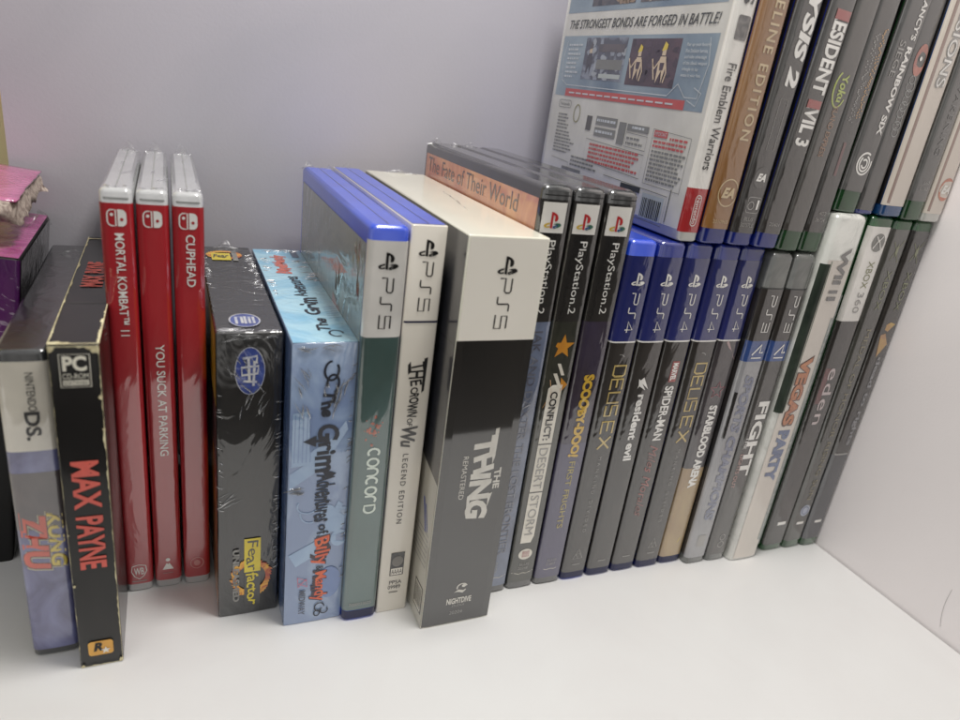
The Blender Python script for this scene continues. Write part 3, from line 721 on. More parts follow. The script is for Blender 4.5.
# left flank: dark artwork over a white information panel, cut diagonally
b = polys(c, 'left', [[(1, 172.5), (1, 110), (144.6, 72), (144.6, 172.5)]], nav, 'side_artwork', .14)
polys(c, 'left', [[(1, 110), (1, 1), (144.6, 1), (144.6, 72)]], wsd, 'information_panel', .14)
polys(c, 'left', strokes([[(1, 128), (144, 132)], [(1, 100), (144.4, 92)]], .4), ths, 'artwork_rule', .2, b)
for i in range(7): rect(c, 'left', 126, 30+i*2.6, 142, 30.6+i*2.6, g_txt, 'small_print', .22)
rect(c, 'left', 133.5, 6, 143, 20, ths, 'barcode_frame', .2)
rect(c, 'left', 134.3, 6.8, 142.2, 19.2, cream_l, 'barcode_panel', .26)
for i in range(7): rect(c, 'left', 134.8+i*1.05, 8, 135.3+i*1.05, 18.4, b_txt, 'barcode_bar', .34)
polys(c, 'left', [[(132, 60), (133.4, 60), (138.5, 46), (137.2, 46)], [(135, 58), (136, 58), (140.4, 47), (139.4, 47)]], flatink('blue_slash_print', (48, 70, 160)), 'blue_slashes', .24)
tuft(c, 2, 142, 172, 26, 5, seed=51, amp=2.5); tuft(c, 5, 70, 172.8, 60, 1.4, seed=53, amp=1.4, yaw=1.45)

# ------------------------------------------------------------------ 12-14  tall black cases with white logo squares
psr = ink('ink_logo_red', (190, 34, 40)); psy = ink('ink_logo_yellow', (210, 176, 60)); psb = ink('ink_logo_blue', (40, 70, 130)); psg = ink('ink_logo_green', (60, 110, 90))
def ps2(x, y, w, label, lower, under=0):
    t = thing('game_case', label, 'game case', (x+w/2, y, 0), 'three tall black game cases with a coloured logo square')
    c = Case(t, w, 190, 135, r=2.0, bulge=.4)
    shell(c, black_p, top_bev=2.2)
    rect(c, 'spine', -w/2+1, 186.2, w/2-1, 186.6, mat('black_plastic_groove', (4, 4, 4), rough=.5), 'cap_ridge', .1)
    sheet(c, 136, 184.8, black, 'console_band')
    sheet(c, 4, 136, lower)
    rect(c, 'spine', -w/2+1.0, 172.2, w/2-2.6, 183.8, white_l, 'logo_square', .28)
    ps_logo(c, -.9, 177.6, 7.6, psr, (psb, psy, psg), off=.4)
    T(c, 'PlayStation.2', -.4, 169.4, 139.5, 4.3, w_txt, name='console_lettering')
    polys(c, 'spine', strokes([[(-w/2+1.2, 9.6), (-2, 8.7), (0, 9.2), (2, 8.7), (w/2-1.2, 9.6)], [(-w/2+1.2, 9.6), (w/2-1.2, 9.6)]], .3), cream_l, 'ornament_rule', .3)
    return c
c = ps2(126.7, -171.3, 13.6, 'tall black game case half hidden behind the wide cream box, orange cover showing', ink('ink_ice_blue', (70, 78, 100), (112, 124, 150), nscale=28))
cov = ink('ink_orange_sky', (222, 164, 120), (184, 108, 84), nscale=34, sharp=(.38, .62), wrap=.6, wscale=(20, 20, 20), coat_ior=1.6)
o = rect(c, 'left', 2, 6, 132.5, 184.5, cov, 'front_cover')
T(c, 'The Fate of Their World', 171.5+8.0, 6, 116, 7.4, ink('ink_brown_serif', (84, 58, 44)), face='left', rot=0, off=.3, name='cover_lettering', parent=o)
jt = ink('ink_slate_serif', (120, 124, 136), (70, 70, 86), nscale=100)
T(c, 'JAK AND DAXTER THE LOST FRONTIER', .6, 133, 22, 5.0, jt, bold=.01)
T(c, 'SCUS 97630', -1, 18, 12, 2.2, g_txt, name='number_print')
tuft(c, -3, 132, 188, 12, 8, seed=61, amp=2.5); tuft(c, 6, 128, 188, 12, 7, seed=62, amp=2.5)
c = ps2(141.0, -171.3, 13.8, 'tall black game case with orange star and CONFLICT: DESERT STORM on its spine', ink('ink_olive_camo', (34, 36, 26), (50, 50, 38), nscale=40))
org = ink('ink_ochre', (206, 140, 34), (186, 120, 30))
polys(c, 'spine', [star(-.6, 125, 5.6)], org, 'star_emblem', .3)
polys(c, 'spine', [[(-6.7, 112), (-3.6, 110), (-2.2, 104), (-5, 97), (-6.7, 96)], [(1.2, 111), (5, 107.5), (2, 104)]], org, 'ochre_patch', .28)
polys(c, 'spine', [[(-1.8, 117.5), (-.2, 117.5), (2.6, 112), (1, 112)], [(-3, 113), (-1.2, 113), (2.4, 106), (.8, 106)]], cream_l, 'stripe_emblem', .34)
b = polys(c, 'spine', [[(-4.0, 106), (-2.2, 107.6), (2.6, 107.6), (2.6, 30), (1.4, 26.5), (-4.0, 26.5)]], cream_l, 'title_strip', .3)
T(c, 'CONFLICT:', -.7, 104.5, 81, 3.5, b_txt, bold=.025, off=.42, parent=b)
T(c, 'DESERT', -.7, 77, 56, 4.3, g_txt, off=.42, parent=b); T(c, 'STORM', -.7, 52.5, 31, 4.3, g_txt, off=.42, parent=b)
polys(c, 'spine', strokes([[(-4, 79), (2.6, 79)], [(-4, 54.2), (2.6, 54.2)]], .5), b_txt, 'strip_divider', .44, b)
b = polys(c, 'spine', disc(-.2, 20, 3.6, 3.0), cream_l, 'publisher_roundel', .3)
rect(c, 'spine', -2, 18.5, 1.8, 21.8, ink('ink_dusky_red', (150, 90, 84), (200, 180, 170), nscale=900), 'publisher_mark', .42, b)
T(c, 'SLUS', 14.2, -2.4, 2.6, 1.5, g_txt, rot=0, name='number_print'); T(c, '20248', 12, -2.8, 2.2, 1.5, g_txt, rot=0, name='number_print')
tuft(c, 0, 128, 188.5, 16, 6, seed=64, amp=2.5)
c = ps2(155.8, -171.6, 14, 'tall black game case with yellow wobbly Scooby-Doo lettering on a purple spine', ink('ink_dark_purple', (40, 28, 44), (58, 50, 78), nscale=14))
sheet(c, 4, 78, ink('ink_dusky_violet', (62, 58, 88), (74, 70, 100), nscale=16), 'lower_band', .2)
T(c, 'SCOOBY-DOO!', .2, 112, 71, 5.8, ink('ink_amber', (214, 172, 50)), bold=.06, jit=.55)
T(c, 'FIRST FRIGHTS', .4, 68.8, 32.5, 3.3, ink('ink_dull_gold', (176, 160, 90)), jit=.3, bold=.01)
T(c, 'SLUS', 14.2, -2.4, 2.6, 1.5, g_txt, rot=0, name='number_print'); T(c, '21803', 12, -2.8, 2.2, 1.5, g_txt, rot=0, name='number_print')
tuft(c, 3, 2.5, 188.6, 8, 2.6, seed=66, amp=1.2)

# ------------------------------------------------------------------ 15-19  deep blue banded cases
def ps4(x, y, w, label, lower, bright=False):
    t = thing('game_case', label, 'game case', (x+w/2, y, 0), 'five game cases with a deep blue console band')
    c = Case(t, w, 171, 135, r=2.2, bulge=.4)
    shell(c, blue_p if bright else dblue_p, top_bev=1.8)
    sheet(c, .9, 4.4, rim_p, 'base_rim_shade', .1)
    sheet(c, 126.8, 164.5, ps4blue, 'console_band')
    sheet(c, 4.5, 126.2, lower)
    sheet(c, 126.2, 126.9, w_txt, 'white_rule', .2)
    rect(c, 'left', 3, 5, 132.3, 164, cover_dark, 'front_cover')
    ps_logo(c, .1, 155.2, 6.8, w_txt); G(c, 'pS4', .3, 148.6, 131, 3.8, w_txt, t=.14, gap=.25, name='console_lettering')
    return c
gd = ink('ink_gold_line', (206, 182, 112), (176, 152, 92), nscale=60)
def deus(c):
    polys(c, 'spine', strokes([arc(-.8, 119, 2.4, 1.8, 20, 100, 8)], .35), g_txt, 'arc_mark')
    G(c, 'dEUs', .6, 115.5, 91, 6.2, gd, t=.15, gap=.28)
    G(c, 'EX', .6, 88, 74, 6.2, gd, t=.15, gap=.28)
    T(c, 'MANKIND DIVIDED', .4, 70, 28, 1.7, g_txt, space=1.9, name='subtitle_lettering')
    polys(c, 'spine', strokes([[(-2.6, 12.5), (0, 18), (2.6, 12.5), (-2.6, 12.5)], [(-1.2, 15.2), (1.2, 15.2), (0, 12.5), (-1.2, 15.2)]], .5), g_txt, 'triangle_emblem')
    rect(c, 'spine', -2.2, 8.8, 2.2, 9.3, g_txt, 'small_print', .3)
c = ps4(170.6, -171.8, 13.8, 'deep blue banded game case with gold DEUS EX, beside the yellow lettered spine', dark, True); deus(c)
c = ps4(185.3, -172.2, 13.8, 'deep blue banded game case with white resident evil lettering', dark)
T(c, 'resident evil', .8, 101, 66.5, 4.6, w_txt, bold=.035)
polys(c, 'spine', [[(-2.6, 104), (-.6, 106.5), (3.4, 103.5), (-.2, 109.5), (-1.8, 108)], [(-2.8, 108.8), (-1.6, 108), (2.0, 103), (-2.2, 105.4)]], w_txt, 'herb_emblem', .34)
rect(c, 'spine', -2.2, 8.8, 2.2, 9.3, g_txt, 'small_print', .3)
c = ps4(200.1, -172.3, 13.9, 'deep blue banded game case reading MARVEL SPIDER-MAN with red script below', dark)
b = rect(c, 'spine', -1.0, 106.5, 3.0, 116.8, ink('ink_dull_red', (160, 60, 56)), 'title_panel', .3)
T(c, 'MARVEL', 1.0, 116, 107.3, 3.0, w_txt, bold=.04, off=.42, parent=b)
T(c, 'SPIDER-MAN', 0.6, 104.5, 76, 5.0, w_txt, bold=.03)
T(c, 'Miles Morales', .6, 73.5, 33, 5.2, ink('ink_faded_red', (160, 84, 78), (110, 70, 66), nscale=90), shear=.4, bold=.0, jit=.4, name='subtitle_lettering')
rect(c, 'spine', -2.2, 8.8, 2.2, 9.3, g_txt, 'small_print', .3)
c = ps4(214.9, -173.0, 14.0, 'blue banded game case with gold DEUS EX, between the MARVEL and STARBLOOD spines', dark); deus(c)
c = ps4(229.6, -173.0, 13.8, 'deep blue banded game case with a pink star and STARBLOOD ARENA lettering', ink('ink_dusty_purple', (44, 40, 46), (64, 58, 60), nscale=30))
sheet(c, 4.5, 58, ink('ink_sand', (150, 124, 92), (176, 152, 108), nscale=24), 'lower_band', .2)
polys(c, 'spine', [[(-6, 12), (5.5, 32), (6, 36), (-6, 17)], [(-5.5, 38), (5.5, 52), (5, 55), (-5.5, 42)], [(-6, 6), (2, 13), (3, 16), (-6, 9)]], ink('ink_pale_gold', (196, 172, 84)), 'gold_streak', .28)
polys(c, 'spine', strokes([star(0, 101, 4.6)+[star(0, 101, 4.6)[0]]], .55), ink('ink_rose', (150, 70, 84)), 'star_emblem')
polys(c, 'spine', strokes([[(-2, 126), (5.8, 117)]], 1.4), ink('ink_pale_pink', (180, 150, 150)), 'pink_bar', .3)
T(c, 'STARBLOOD ARENA', .4, 93, 46.5, 5.0, w_txt, bold=.05)

# ------------------------------------------------------------------ 20-21  smoky cases with motion badge
mvb = ink('ink_badge_blue', (34, 66, 128), (40, 76, 140))
def ps3(x, y, w, label, lower):
    t = thing('game_case', label, 'game case', (x+w/2, y, 0), 'two smoky clear game cases with a blue motion badge')
    c = Case(t, w, 170, 135, r=2.2, bulge=.4)
    shell(c, grey_p, top_bev=3.0)
    sheet(c, 127.4, 152.6, dark, 'console_band')
    sheet(c, 4, 117, lower)
    b = sheet(c, 117, 127.4, mvb, 'motion_badge')
    polys(c, 'spine', strokes([[(-3, 120.4), (1.6, 125.6), (1.4, 121.4), (3.4, 121.6)]], .8), w_txt, 'badge_mark', .34, b)
    rect(c, 'spine', -3, 118.6, 3.2, 119.2, w_txt, 'badge_print', .34, b)
    sheet(c, 152.6, 153.2, mat('smoky_edge', (60, 62, 62), rough=.3), 'sleeve_edge', .2)
    rect(c, 'left', 3, 5, 132.3, 152, cover_dark, 'front_cover')
    G(c, 'pS3', .4, 149.5, 131.5, 3.8, w_txt, t=.14, gap=.25, name='console_lettering')
    return c
c = ps3(243.9, -176.9, 13.2, 'smoky game case with a silver spine and faded blue sports lettering', ink('ink_silver', (138, 138, 142), (164, 164, 166), nscale=20))
T(c, 'SPORTS CHAMPIONS', 0.2, 110, 27, 6.4, ink('ink_faded_blue', (96, 102, 128), (130, 134, 150), nscale=70), bold=.05, shear=.2, jit=.2)
rect(c, 'spine', -2.6, 11, 2.4, 18, g_txt, 'rating_box', .3)
rect(c, 'spine', -6.0, 76, -4.4, 101, b_txt, 'dark_tab', .3)
c = ps3(257.6, -177.6, 12.8, 'smoky game case with heavy white FIGHT lettering on a grey spine', ink('ink_mid_grey', (56, 54, 52), (70, 68, 66), nscale=20))
T(c, 'FIGHT', .6, 95.5, 53, 7.0, w_txt, bold=.035)
T(c, 'LIGHTS OUT', -3.6, 66, 46, 2.2, ink('ink_dusty_rose', (176, 140, 134)), bold=.02, name='subtitle_lettering')
T(c, 'THE', -3.4, 76, 69, 1.8, w_txt, name='subtitle_lettering')
polys(c, 'spine', ring(.2, 15, 1.6, 1.8, .4)+ring(.2, 10.5, 1.8, 1.8, .4), g_txt, 'publisher_mark')

# ------------------------------------------------------------------ 22  white wrapped case
t = thing('game_case', 'thick white game case in crumpled silver plastic reading VEGAS PARTY', 'game case', (281, -181, 0), GR)
c = Case(t, 20, 189, 135, r=2.6, bulge=.6)
wwp = mat('crumpled_white_plastic', (216, 216, 210), (186, 188, 182), rough=.3, nscale=30, coat=1, coat_ior=1.9, coat_rough=.1, wrap=1.0, wscale=(120, 120, 90))
shell(c, wwp, top_bev=2.4)
sheet(c, 1.5, 168, ink('ink_warm_white', (214, 206, 196), (204, 196, 186), nscale=18), 'spine_label', x0=-7.6, x1=7.8)
dgs = mat('dark_green_sleeve', (26, 36, 29), (50, 60, 50), rough=.45, nscale=50, spec=.3)
o = sheet(c, 90, 166, dgs, 'dark_sleeve_strip', .34, x0=-9.93, x1=-5.9)
polys(c, 'spine', strokes([[(-5.4, 167.5), (-5.2, 130), (-5.5, 91)]], .35), mat('greenish_edge', (90, 110, 92), rough=.3), 'sleeve_edge', .36)
sheet(c, 12, 140, ink('ink_grey_teal_pattern', (110, 120, 118), (150, 156, 150), nscale=180), 'patterned_edge', .24, x0=6.0, x1=9.6)
rect(c, 'spine', -1.6, 148.6, 4.2, 150.6, ink('ink_mid_grey_letters', (104, 102, 100)), 'console_rule', .4); rect(c, 'spine', -1.6, 152.2, 4.2, 153.8, ink('ink_mid_grey_letters', (104, 102, 100)), 'console_rule', .4)
T(c, 'Wii', 1.8, 174, 156.5, 6.0, ink('ink_mid_grey_letters', (104, 102, 100)), bold=.04, off=.4, name='console_lettering')
T(c, 'VEGAS', -.6, 121, 82, 8.2, ink('ink_brown_outline', (88, 56, 40)), bold=.09, off=.3, name='title_outline')
T(c, 'VEGAS', -.6, 120, 83, 7.0, ink('ink_rust_orange', (190, 116, 62), (160, 90, 50), nscale=90), bold=.05, off=.4)
T(c, 'PARTY', -.6, 80, 50, 7.6, ink('ink_slate_blue', (96, 112, 146), (76, 90, 124), nscale=90), bold=.07)
tuft(c, 0, 1, 185, 19, 6, seed=71, amp=2.2); tuft(c, 3, 3, 184, 14, 7, seed=74, amp=2.6)

# ------------------------------------------------------------------ 23  narrow recessed green case
t = thing('game_case', 'narrow green game case squeezed behind the crumpled white one', 'game case', (294.2, -176, 0), GR)
c = Case(t, 5.8, 188.6, 132, r=1.4, bulge=.2)
shell(c, green_p)
sheet(c, 4, 150, ink('ink_teal_pattern', (92, 104, 100), (130, 138, 130), nscale=120))

# ------------------------------------------------------------------ 24-26  green cases by the side panel
t = thing('game_case', 'green-rimmed game case with white XBOX 360 band and rounded eden lettering', 'game case', (305, -178.2, 0), GR)
c = Case(t, 14.6, 188.6, 135, r=2.0, bulge=.4)
shell(c, green_p)
sheet(c, 137.2, 184, white_l, 'console_band'); sheet(c, 4, 137.2, dark)
polys(c, 'spine', disc(.4, 176.5, 4.2, 4.4), ink('ink_orb_grey', (110, 110, 104)), 'console_logo', .3)
polys(c, 'spine', strokes([[(-2.4, 173.6), (.4, 178), (3.2, 173.6)], [(-1.8, 179.6), (.4, 177), (2.6, 179.6)]], .7), white_l, 'logo_cross', .4)
G(c, 'XBoX', .6, 167.5, 153.5, 4.2, ink('ink_olive_letters', (128, 130, 74)), t=.15, gap=.2, name='console_lettering') if False else T(c, 'XBOX', .6, 167.5, 154, 4.2, ink('ink_olive_letters', (128, 130, 84)), name='console_lettering')
T(c, '360', .6, 152, 141.5, 4.2, g_txt, name='console_lettering')
T(c, 'eden', .3, 112, 80, 6.4, ink('ink_soft_white', (205, 190, 190)), bold=.005, space=1.1)
rect(c, 'spine', -5.6, 92, -2.4, 112, ink('ink_deep_red', (92, 30, 30)), 'red_shadow', .25)
rect(c, 'spine', -2.6, 17, 3.4, 19, w_txt, 'small_print', .3)
xo = ink('ink_olive_line', (120, 124, 84))
def xbox(x, y, w, label, lower):
    t = thing('game_case', label, 'game case', (x+w/2, y, 0), GR)
    c = Case(t, w, 188, 135, r=2.0, bulge=.4)
    shell(c, green_p)
    sheet(c, 5, 183.5, lower)
    polys(c, 'spine', strokes([[(-3, 168.5), (-.4, 173.2), (3.4, 178.5)], [(-3.4, 177.5), (0, 173), (3, 167.5)]], .35)+[[(-1, 173.4), (0, 177), (1, 173), (0, 169.6)]], xo, 'console_logo')
    T(c, 'XBOX', .4, 163.5, 143, 3.4, xo, name='console_lettering')
    rect(c, 'spine', -2.6, 16, 2.6, 17.6, w_txt, 'small_print', .3)
    return c
c = xbox(312.8, -179, 12.6, 'green-rimmed game case with thin gold MEDAL OF HONOR lettering', ink('ink_grey_olive', (50, 50, 46), (66, 66, 60), nscale=18))
T(c, 'MEDAL OF HONOR RISING SUN', .3, 133, 32, 3.2, ink('ink_antique_gold', (128, 120, 92)))
polys(c, 'spine', disc(.6, 25, 3.4, 3.6), ink('ink_pale_blue_badge', (170, 178, 196)), 'publisher_roundel', .3)
polys(c, 'spine', ring(.6, 25, 2.3, 2.4, .5), ink('ink_slate_badge', (90, 100, 130)), 'publisher_mark', .4)
c = xbox(326.0, -180, 12.4, 'rightmost dark game case of the lower row, pressed against the side panel', dark)
sheet(c, 5, 60, ink('ink_steel', (44, 46, 52), (56, 58, 64), nscale=20), 'lower_band', .2)
polys(c, 'spine', [[(-5, 134), (0, 137), (4, 136), (0, 132)], [(-4, 130), (-1, 131), (3, 125), (-2, 118)]], ink('ink_flesh_ochre', (176, 130, 84), (196, 160, 70), nscale=80), 'figure_artwork', .3)
T(c, 'dead to rights', .8, 118, 66, 4.2, ink('ink_cool_grey', (140, 140, 144)), bold=.03)
rect(c, 'spine', -5.4, 60, 5.4, 61, g_txt, 'grey_rule', .3)

# ------------------------------------------------------------------ UPPER STACK
def upper(x, y, z, w, lean, label, shell_m, lower, zt=165, zb=5, h=171, d=135, r=2.0):
    t = thing('game_case', label, 'game case', (x+w/2, y, z), UP, rot=(0, lean, 0))
    c = Case(t, w, h, d, r=r, bulge=.4)
    shell(c, shell_m)
    sheet(c, zb, zt, lower)
    rect(c, 'left', 3, 5, d-2.7, zt, cover_dark, 'front_cover', .18)
    return c
# white handheld case with its back cover in view
t = thing('game_case', 'white game case showing its back cover, Fire Emblem Warriors on the spine', 'game case', (198.0, -172, 171.4), UP, rot=(0, .8, 0))
c = Case(t, 10.2, 124, 129, r=1.8, bulge=.3)
wcp = mat('white_case_plastic', (214, 214, 208), rough=.25, coat=1, coat_rough=.08, coat_ior=1.6)
shell(c, wcp)
sheet(c, 22, 119.5, white_l); sheet(c, 4, 22, ink('ink_signal_red', (172, 26, 32)), 'red_band')
b = polys(c, 'spine', strokes([rrect(.2, 13, 2.9, 12.5, 1.4)+[rrect(.2, 13, 2.9, 12.5, 1.4)[0]]], .3), w_txt, 'publisher_badge')
T(c, 'Nintendo', .2, 18.4, 7.6, 1.9, w_txt, name='publisher_lettering', parent=b)
T(c, 'Fire Emblem Warriors', .2, 69.5, 29.5, 4.2, b_txt, bold=.01)
b = polys(c, 'spine', [rrect(.4, 82, 6, 8.6, 1)], ink('ink_portrait_grey', (60, 60, 62), (110, 106, 104), nscale=200), 'portrait_icon', .3)
T(c, '3DS', .2, 108, 90, 5, b_txt, bold=.03, name='console_lettering')
gl = dict(coat=1, coat_ior=1.5, coat_rough=.12)
bw = ink('back_white', (208, 207, 200), **gl); bbl = ink('back_slate_blue', (84, 106, 128), (150, 166, 176), nscale=10, **gl)
bk = ink('back_dark', (52, 60, 72), (90, 84, 90), nscale=60, **gl); bpu = ink('back_plum', (56, 42, 60), (80, 60, 72), nscale=50, **gl)
brd = ink('back_red', (190, 74, 74), **gl); bgr = ink('back_grey', (120, 122, 120), **gl); btx = ink('back_text', (54, 58, 60), **gl)
bs = ink('back_skin', (206, 186, 160), **gl); bye = ink('back_blond', (214, 190, 70), **gl); bwt = ink('back_pale_text', (200, 206, 210), **gl)
bpl = ink('back_pale_panel', (178, 186, 184), **gl)
D = c.d
back = rect(c, 'left', 2.5, 4.5, D-2, 119.5, bw, 'back_cover', .15)
def U(y): return D-(-400+(y+400)*.98+172)            # world y -> u on the flank
def Z(z): return 219.5+(z-219.5)*.98-171.4
def bq(y0, z0, y1, z1, m, name, off=.25): return rect(c, 'left', U(y0), Z(z0), U(y1), Z(z1), m, name, off, back)
bq(-39, 222, -163, 251.5, bbl, 'picture_band', .2)
bq(-39, 262.5, -163, 290, bbl, 'picture_band', .2)
bq(-63, 231, -100.5, 250.5, ink('back_bluegrey_scene', (128, 136, 150), (74, 78, 92), nscale=60, sharp=(.45, .55), **gl), 'screenshot')
bq(-104, 230, -140.5, 249.8, bpu, 'screenshot')
bq(-62, 265, -100, 285, bk, 'screenshot'); bq(-104, 265, -141, 285, bk, 'screenshot')
def Pb(pts): return [(U(y), Z(z)) for y, z in pts]
def man(y, z, s, hair, coat_, name='pictured_person'):
    o = polys(c, 'left', [Pb([(y+2.2*s, z), (y+2.6*s, z+7*s), (y+1.8*s, z+10*s), (y-1.8*s, z+10*s), (y-2.6*s, z+6*s), (y-1.4*s, z), (y-.3*s, z+5*s)])], coat_, name, .34, back)
    polys(c, 'left', [Pb([(y+1.2*s, z+10.4*s), (y+1.2*s, z+13*s), (y-1.2*s, z+13*s), (y-1.2*s, z+10.4*s)])], bs, name, .36, back)
    polys(c, 'left', [Pb([(y+1.8*s, z+12*s), (y+.4*s, z+15.5*s), (y-1.6*s, z+14.4*s), (y-1.4*s, z+12.6*s)])], hair, name, .38, back)
man(-69, 233, 1.0, bk, ink('back_dark_coat', (62, 62, 76), **gl)); man(-112, 232, 1.0, bye, bs); man(-130, 231.5, 1.1, bye, bs)
for yy, ss in ((-112, 1.0), (-130, 1.1)):
    polys(c, 'left', strokes([Pb([(yy+2, 241), (yy+5, 237.5), (yy+7, 240)]), Pb([(yy-2, 241), (yy-4, 236), (yy-3, 232)]), Pb([(yy+7.5, 241.5), (yy+4, 233)])], .8), bs, 'pictured_arms', .37, back)
    polys(c, 'left', [Pb([(yy+1.6, 240), (yy-1.6, 240), (yy-1.2, 237), (yy+1.2, 237)]), Pb([(yy+.3, 236), (yy-.3, 236), (yy-.4, 232), (yy+.4, 232)])], bpu, 'pictured_armour', .39, back)
def words(y0, y1, ztop, n, dz, h, m, name='small_print', ragged=6):
    P = []
    for i in range(n):
        y = y0; z = ztop-i*dz; end = y1+random.uniform(0, ragged)
        while y > end+1:
            w_ = random.uniform(.8, 3.2); P.append([(U(y), Z(z)), (U(max(y-w_, end)), Z(z-.006*w_)), (U(max(y-w_, end)), Z(z-h)), (U(y), Z(z-h))]); y -= w_+random.uniform(.35, .7)
    return polys(c, 'left', P, m, name, .34, back)
def blotches(y0, z0, y1, z1, cols, n, rmin, rmax, name, seed):
    random.seed(seed)
    for q, cc in enumerate(cols):
        P = []
        for i in range(n):
            y = random.uniform(y1, y0); z = random.uniform(z0, z1); a_ = random.uniform(rmin, rmax); b_ = random.uniform(rmin, rmax)*.7; ph = random.uniform(0, 6)
            P.append([(U(min(y0, max(y1, y+a_*random.uniform(.6, 1.2)*math.cos(ph+k*PI/4)))), Z(min(z1, max(z0, z+b_*random.uniform(.6, 1.2)*math.sin(ph+k*PI/4))))) for k in range(8)])
        polys(c, 'left', P, ink('back_blotch_%d_%d_%d' % cc, cc, nscale=300, **gl), name, .27+.012*q, back)
blotches(-63, 231, -100.5, 250.5, [(104, 112, 130), (140, 147, 160), (84, 88, 104), (158, 164, 172)], 10, .8, 4.0, 'scene_detail', 2)
blotches(-104, 230, -140.5, 249.8, [(50, 38, 56), (70, 54, 72), (60, 46, 64)], 10, 1.0, 4.0, 'scene_detail', 3)
blotches(-62, 265, -100, 285, [(90, 80, 76), (40, 44, 60), (140, 120, 100)], 12, 1.0, 4.0, 'scene_detail', 5)
blotches(-104, 265, -141, 285, [(60, 66, 60), (120, 90, 80), (150, 140, 130)], 12, 1.0, 4.0, 'scene_detail', 6)
bq(-76, 244, -99, 247.5, bk, 'scene_rail', .32); bq(-76, 236, -99, 240.5, bgr, 'scene_blocks', .32); bq(-80, 232, -99, 234, bpl, 'scene_blocks', .32)
b = T(c, 'THE STRONGEST BONDS ARE FORGED IN BATTLE!', Z(257), U(-43), U(-161), 4.2, btx, face='left', rot=0, bold=.01, shear=.25, off=.34, name='cover_lettering', parent=back)
for i, (s_, e_) in enumerate((('Pair up your favorite', 15), ('Fire Emblem heroes,', 14), ('and take advantage', 14), ('of the classic weapon', 15), ('triangle to lay', 10.5), ('waste to your foes.', 13))):
    T(c, s_, Z(247.2-i*2.35), U(-144.3), U(-144.3-e_), 1.7, bwt, face='left', rot=0, bold=.01, off=.36, name='cover_lettering', parent=back)
words(-46, -60, 247.6, 8, 2.2, .9, bwt)
polys(c, 'left', strokes([Pb([(-44, 249), (-42, 240), (-44, 230), (-50, 227.5), (-138, 227), (-144, 232)]), Pb([(-144, 232), (-150, 227), (-158, 227), (-160.5, 240), (-158, 250)]), Pb([(-152, 226), (-158, 224), (-160, 229), (-155, 231)])], .35), bwt, 'silver_scroll', .34, back)
bq(-50, 222, -151, 225.8, brd, 'red_banner', .28)
T(c, 'art monday save the day with your heroes art assembled now', Z(223.9), U(-53), U(-148), 1.3, bwt, face='left', rot=0, off=.36, name='banner_print', parent=back) if False else [bq(-54-i*7, 223.5, -59.5-i*7, 224.2, bwt, 'small_print', .36) for i in range(13)]
# lower information area
polys(c, 'left', strokes([[(u, v) for u, v in rrect(U(-52), Z(218), 13, 3.6, 1.7)+[rrect(U(-52), Z(218), 13, 3.6, 1.7)[0]]]], .3), bgr, 'publisher_badge', .3, back)
T(c, 'Nintendo', Z(218), U(-47), U(-57), 1.7, bgr, face='left', rot=0, off=.3, name='publisher_lettering', parent=back)
polys(c, 'left', ring(U(-66), Z(214), 3, 4.2, .6), ink('back_khaki', (140, 136, 90), **gl), 'quality_seal', .3, back)
words(-47, -60, 213, 5, 1.7, .8, bgr, ragged=5); words(-47, -70, 204.2, 7, 1.7, .8, bgr, ragged=8)
bq(-77, 207, -82, 214, b_txt, 'rating_person', .3)
bq(-86, 210.5, -105, 214.5, bgr, 'grey_label', .3); bq(-86, 205.2, -105, 209.2, bgr, 'grey_label', .3); bq(-107, 203.5, -113, 213.5, bgr, 'grey_label', .3); bq(-114, 210.3, -131, 213.3, bgr, 'grey_label', .3)
polys(c, 'left', strokes([Pb([(-114, 209.5), (-131, 209), (-131, 202.8), (-114, 203.2), (-114, 209.5)]), Pb([(-80, 203), (-131, 201), (-131, 190.5), (-80, 192.5), (-80, 203)]), Pb([(-134.5, 213), (-161, 211.5), (-161, 189), (-134.5, 189.5), (-134.5, 213)]), Pb([(-102, 188), (-154, 186.5), (-154, 173.5), (-128, 174)]), Pb([(-47, 190), (-66, 189), (-66, 180)])], .3), bgr, 'panel_outline', .3, back)
bq(-135.5, 209.8, -145, 212.6, brd, 'red_tag', .34)
words(-84, -129, 201.2, 5, 2.0, 1.1, brd, 'red_print')
words(-147, -160, 210.4, 1, 2, 1.0, brd, 'red_print', 1); words(-136, -160, 208.4, 2, 1.9, 1.0, brd, 'red_print', 2)
words(-136, -160, 204.2, 8, 1.75, .95, bgr, ragged=3)
T(c, 'IMPORTANT', Z(211.2), U(-136.3), U(-144.4), 1.5, bwt, face='left', rot=0, off=.4, name='tag_lettering', parent=back)
words(-115, -130, 207.6, 2, 2.2, 1.0, bgr); words(-87, -104, 213.2, 1, 2, 1.2, bwt, ragged=1); words(-87, -104, 207.9, 1, 2, 1.2, bwt, ragged=1); words(-118, -128, 212.5, 1, 2, 1.1, bwt, ragged=1)
words(-104, -126, 183, 4, 2.2, 1.0, bgr); words(-68, -96, 193, 3, 2.0, 1.0, bgr)
for i in range(2): bq(-60-i*32, 185-i*2, -80-i*24, 186.6-i*2, bgr, 'small_print', .3)
bq(-136.5, 174.6, -152.5, 185.6, bpl, 'barcode_panel', .28)
random.seed(3)
u = -137.5
while u > -151.5:
    w_ = random.uniform(.3, .9); bq(u, 175.2, u-w_, 183.6, b_txt, 'barcode_bar', .36); u -= w_+random.uniform(.35, .8)
bq(-118, 184.5, -134, 187, btx, 'barcode_digits', .34)
bq(-155.5, 176, -156.2, 190, bgr, 'small_print', .34)

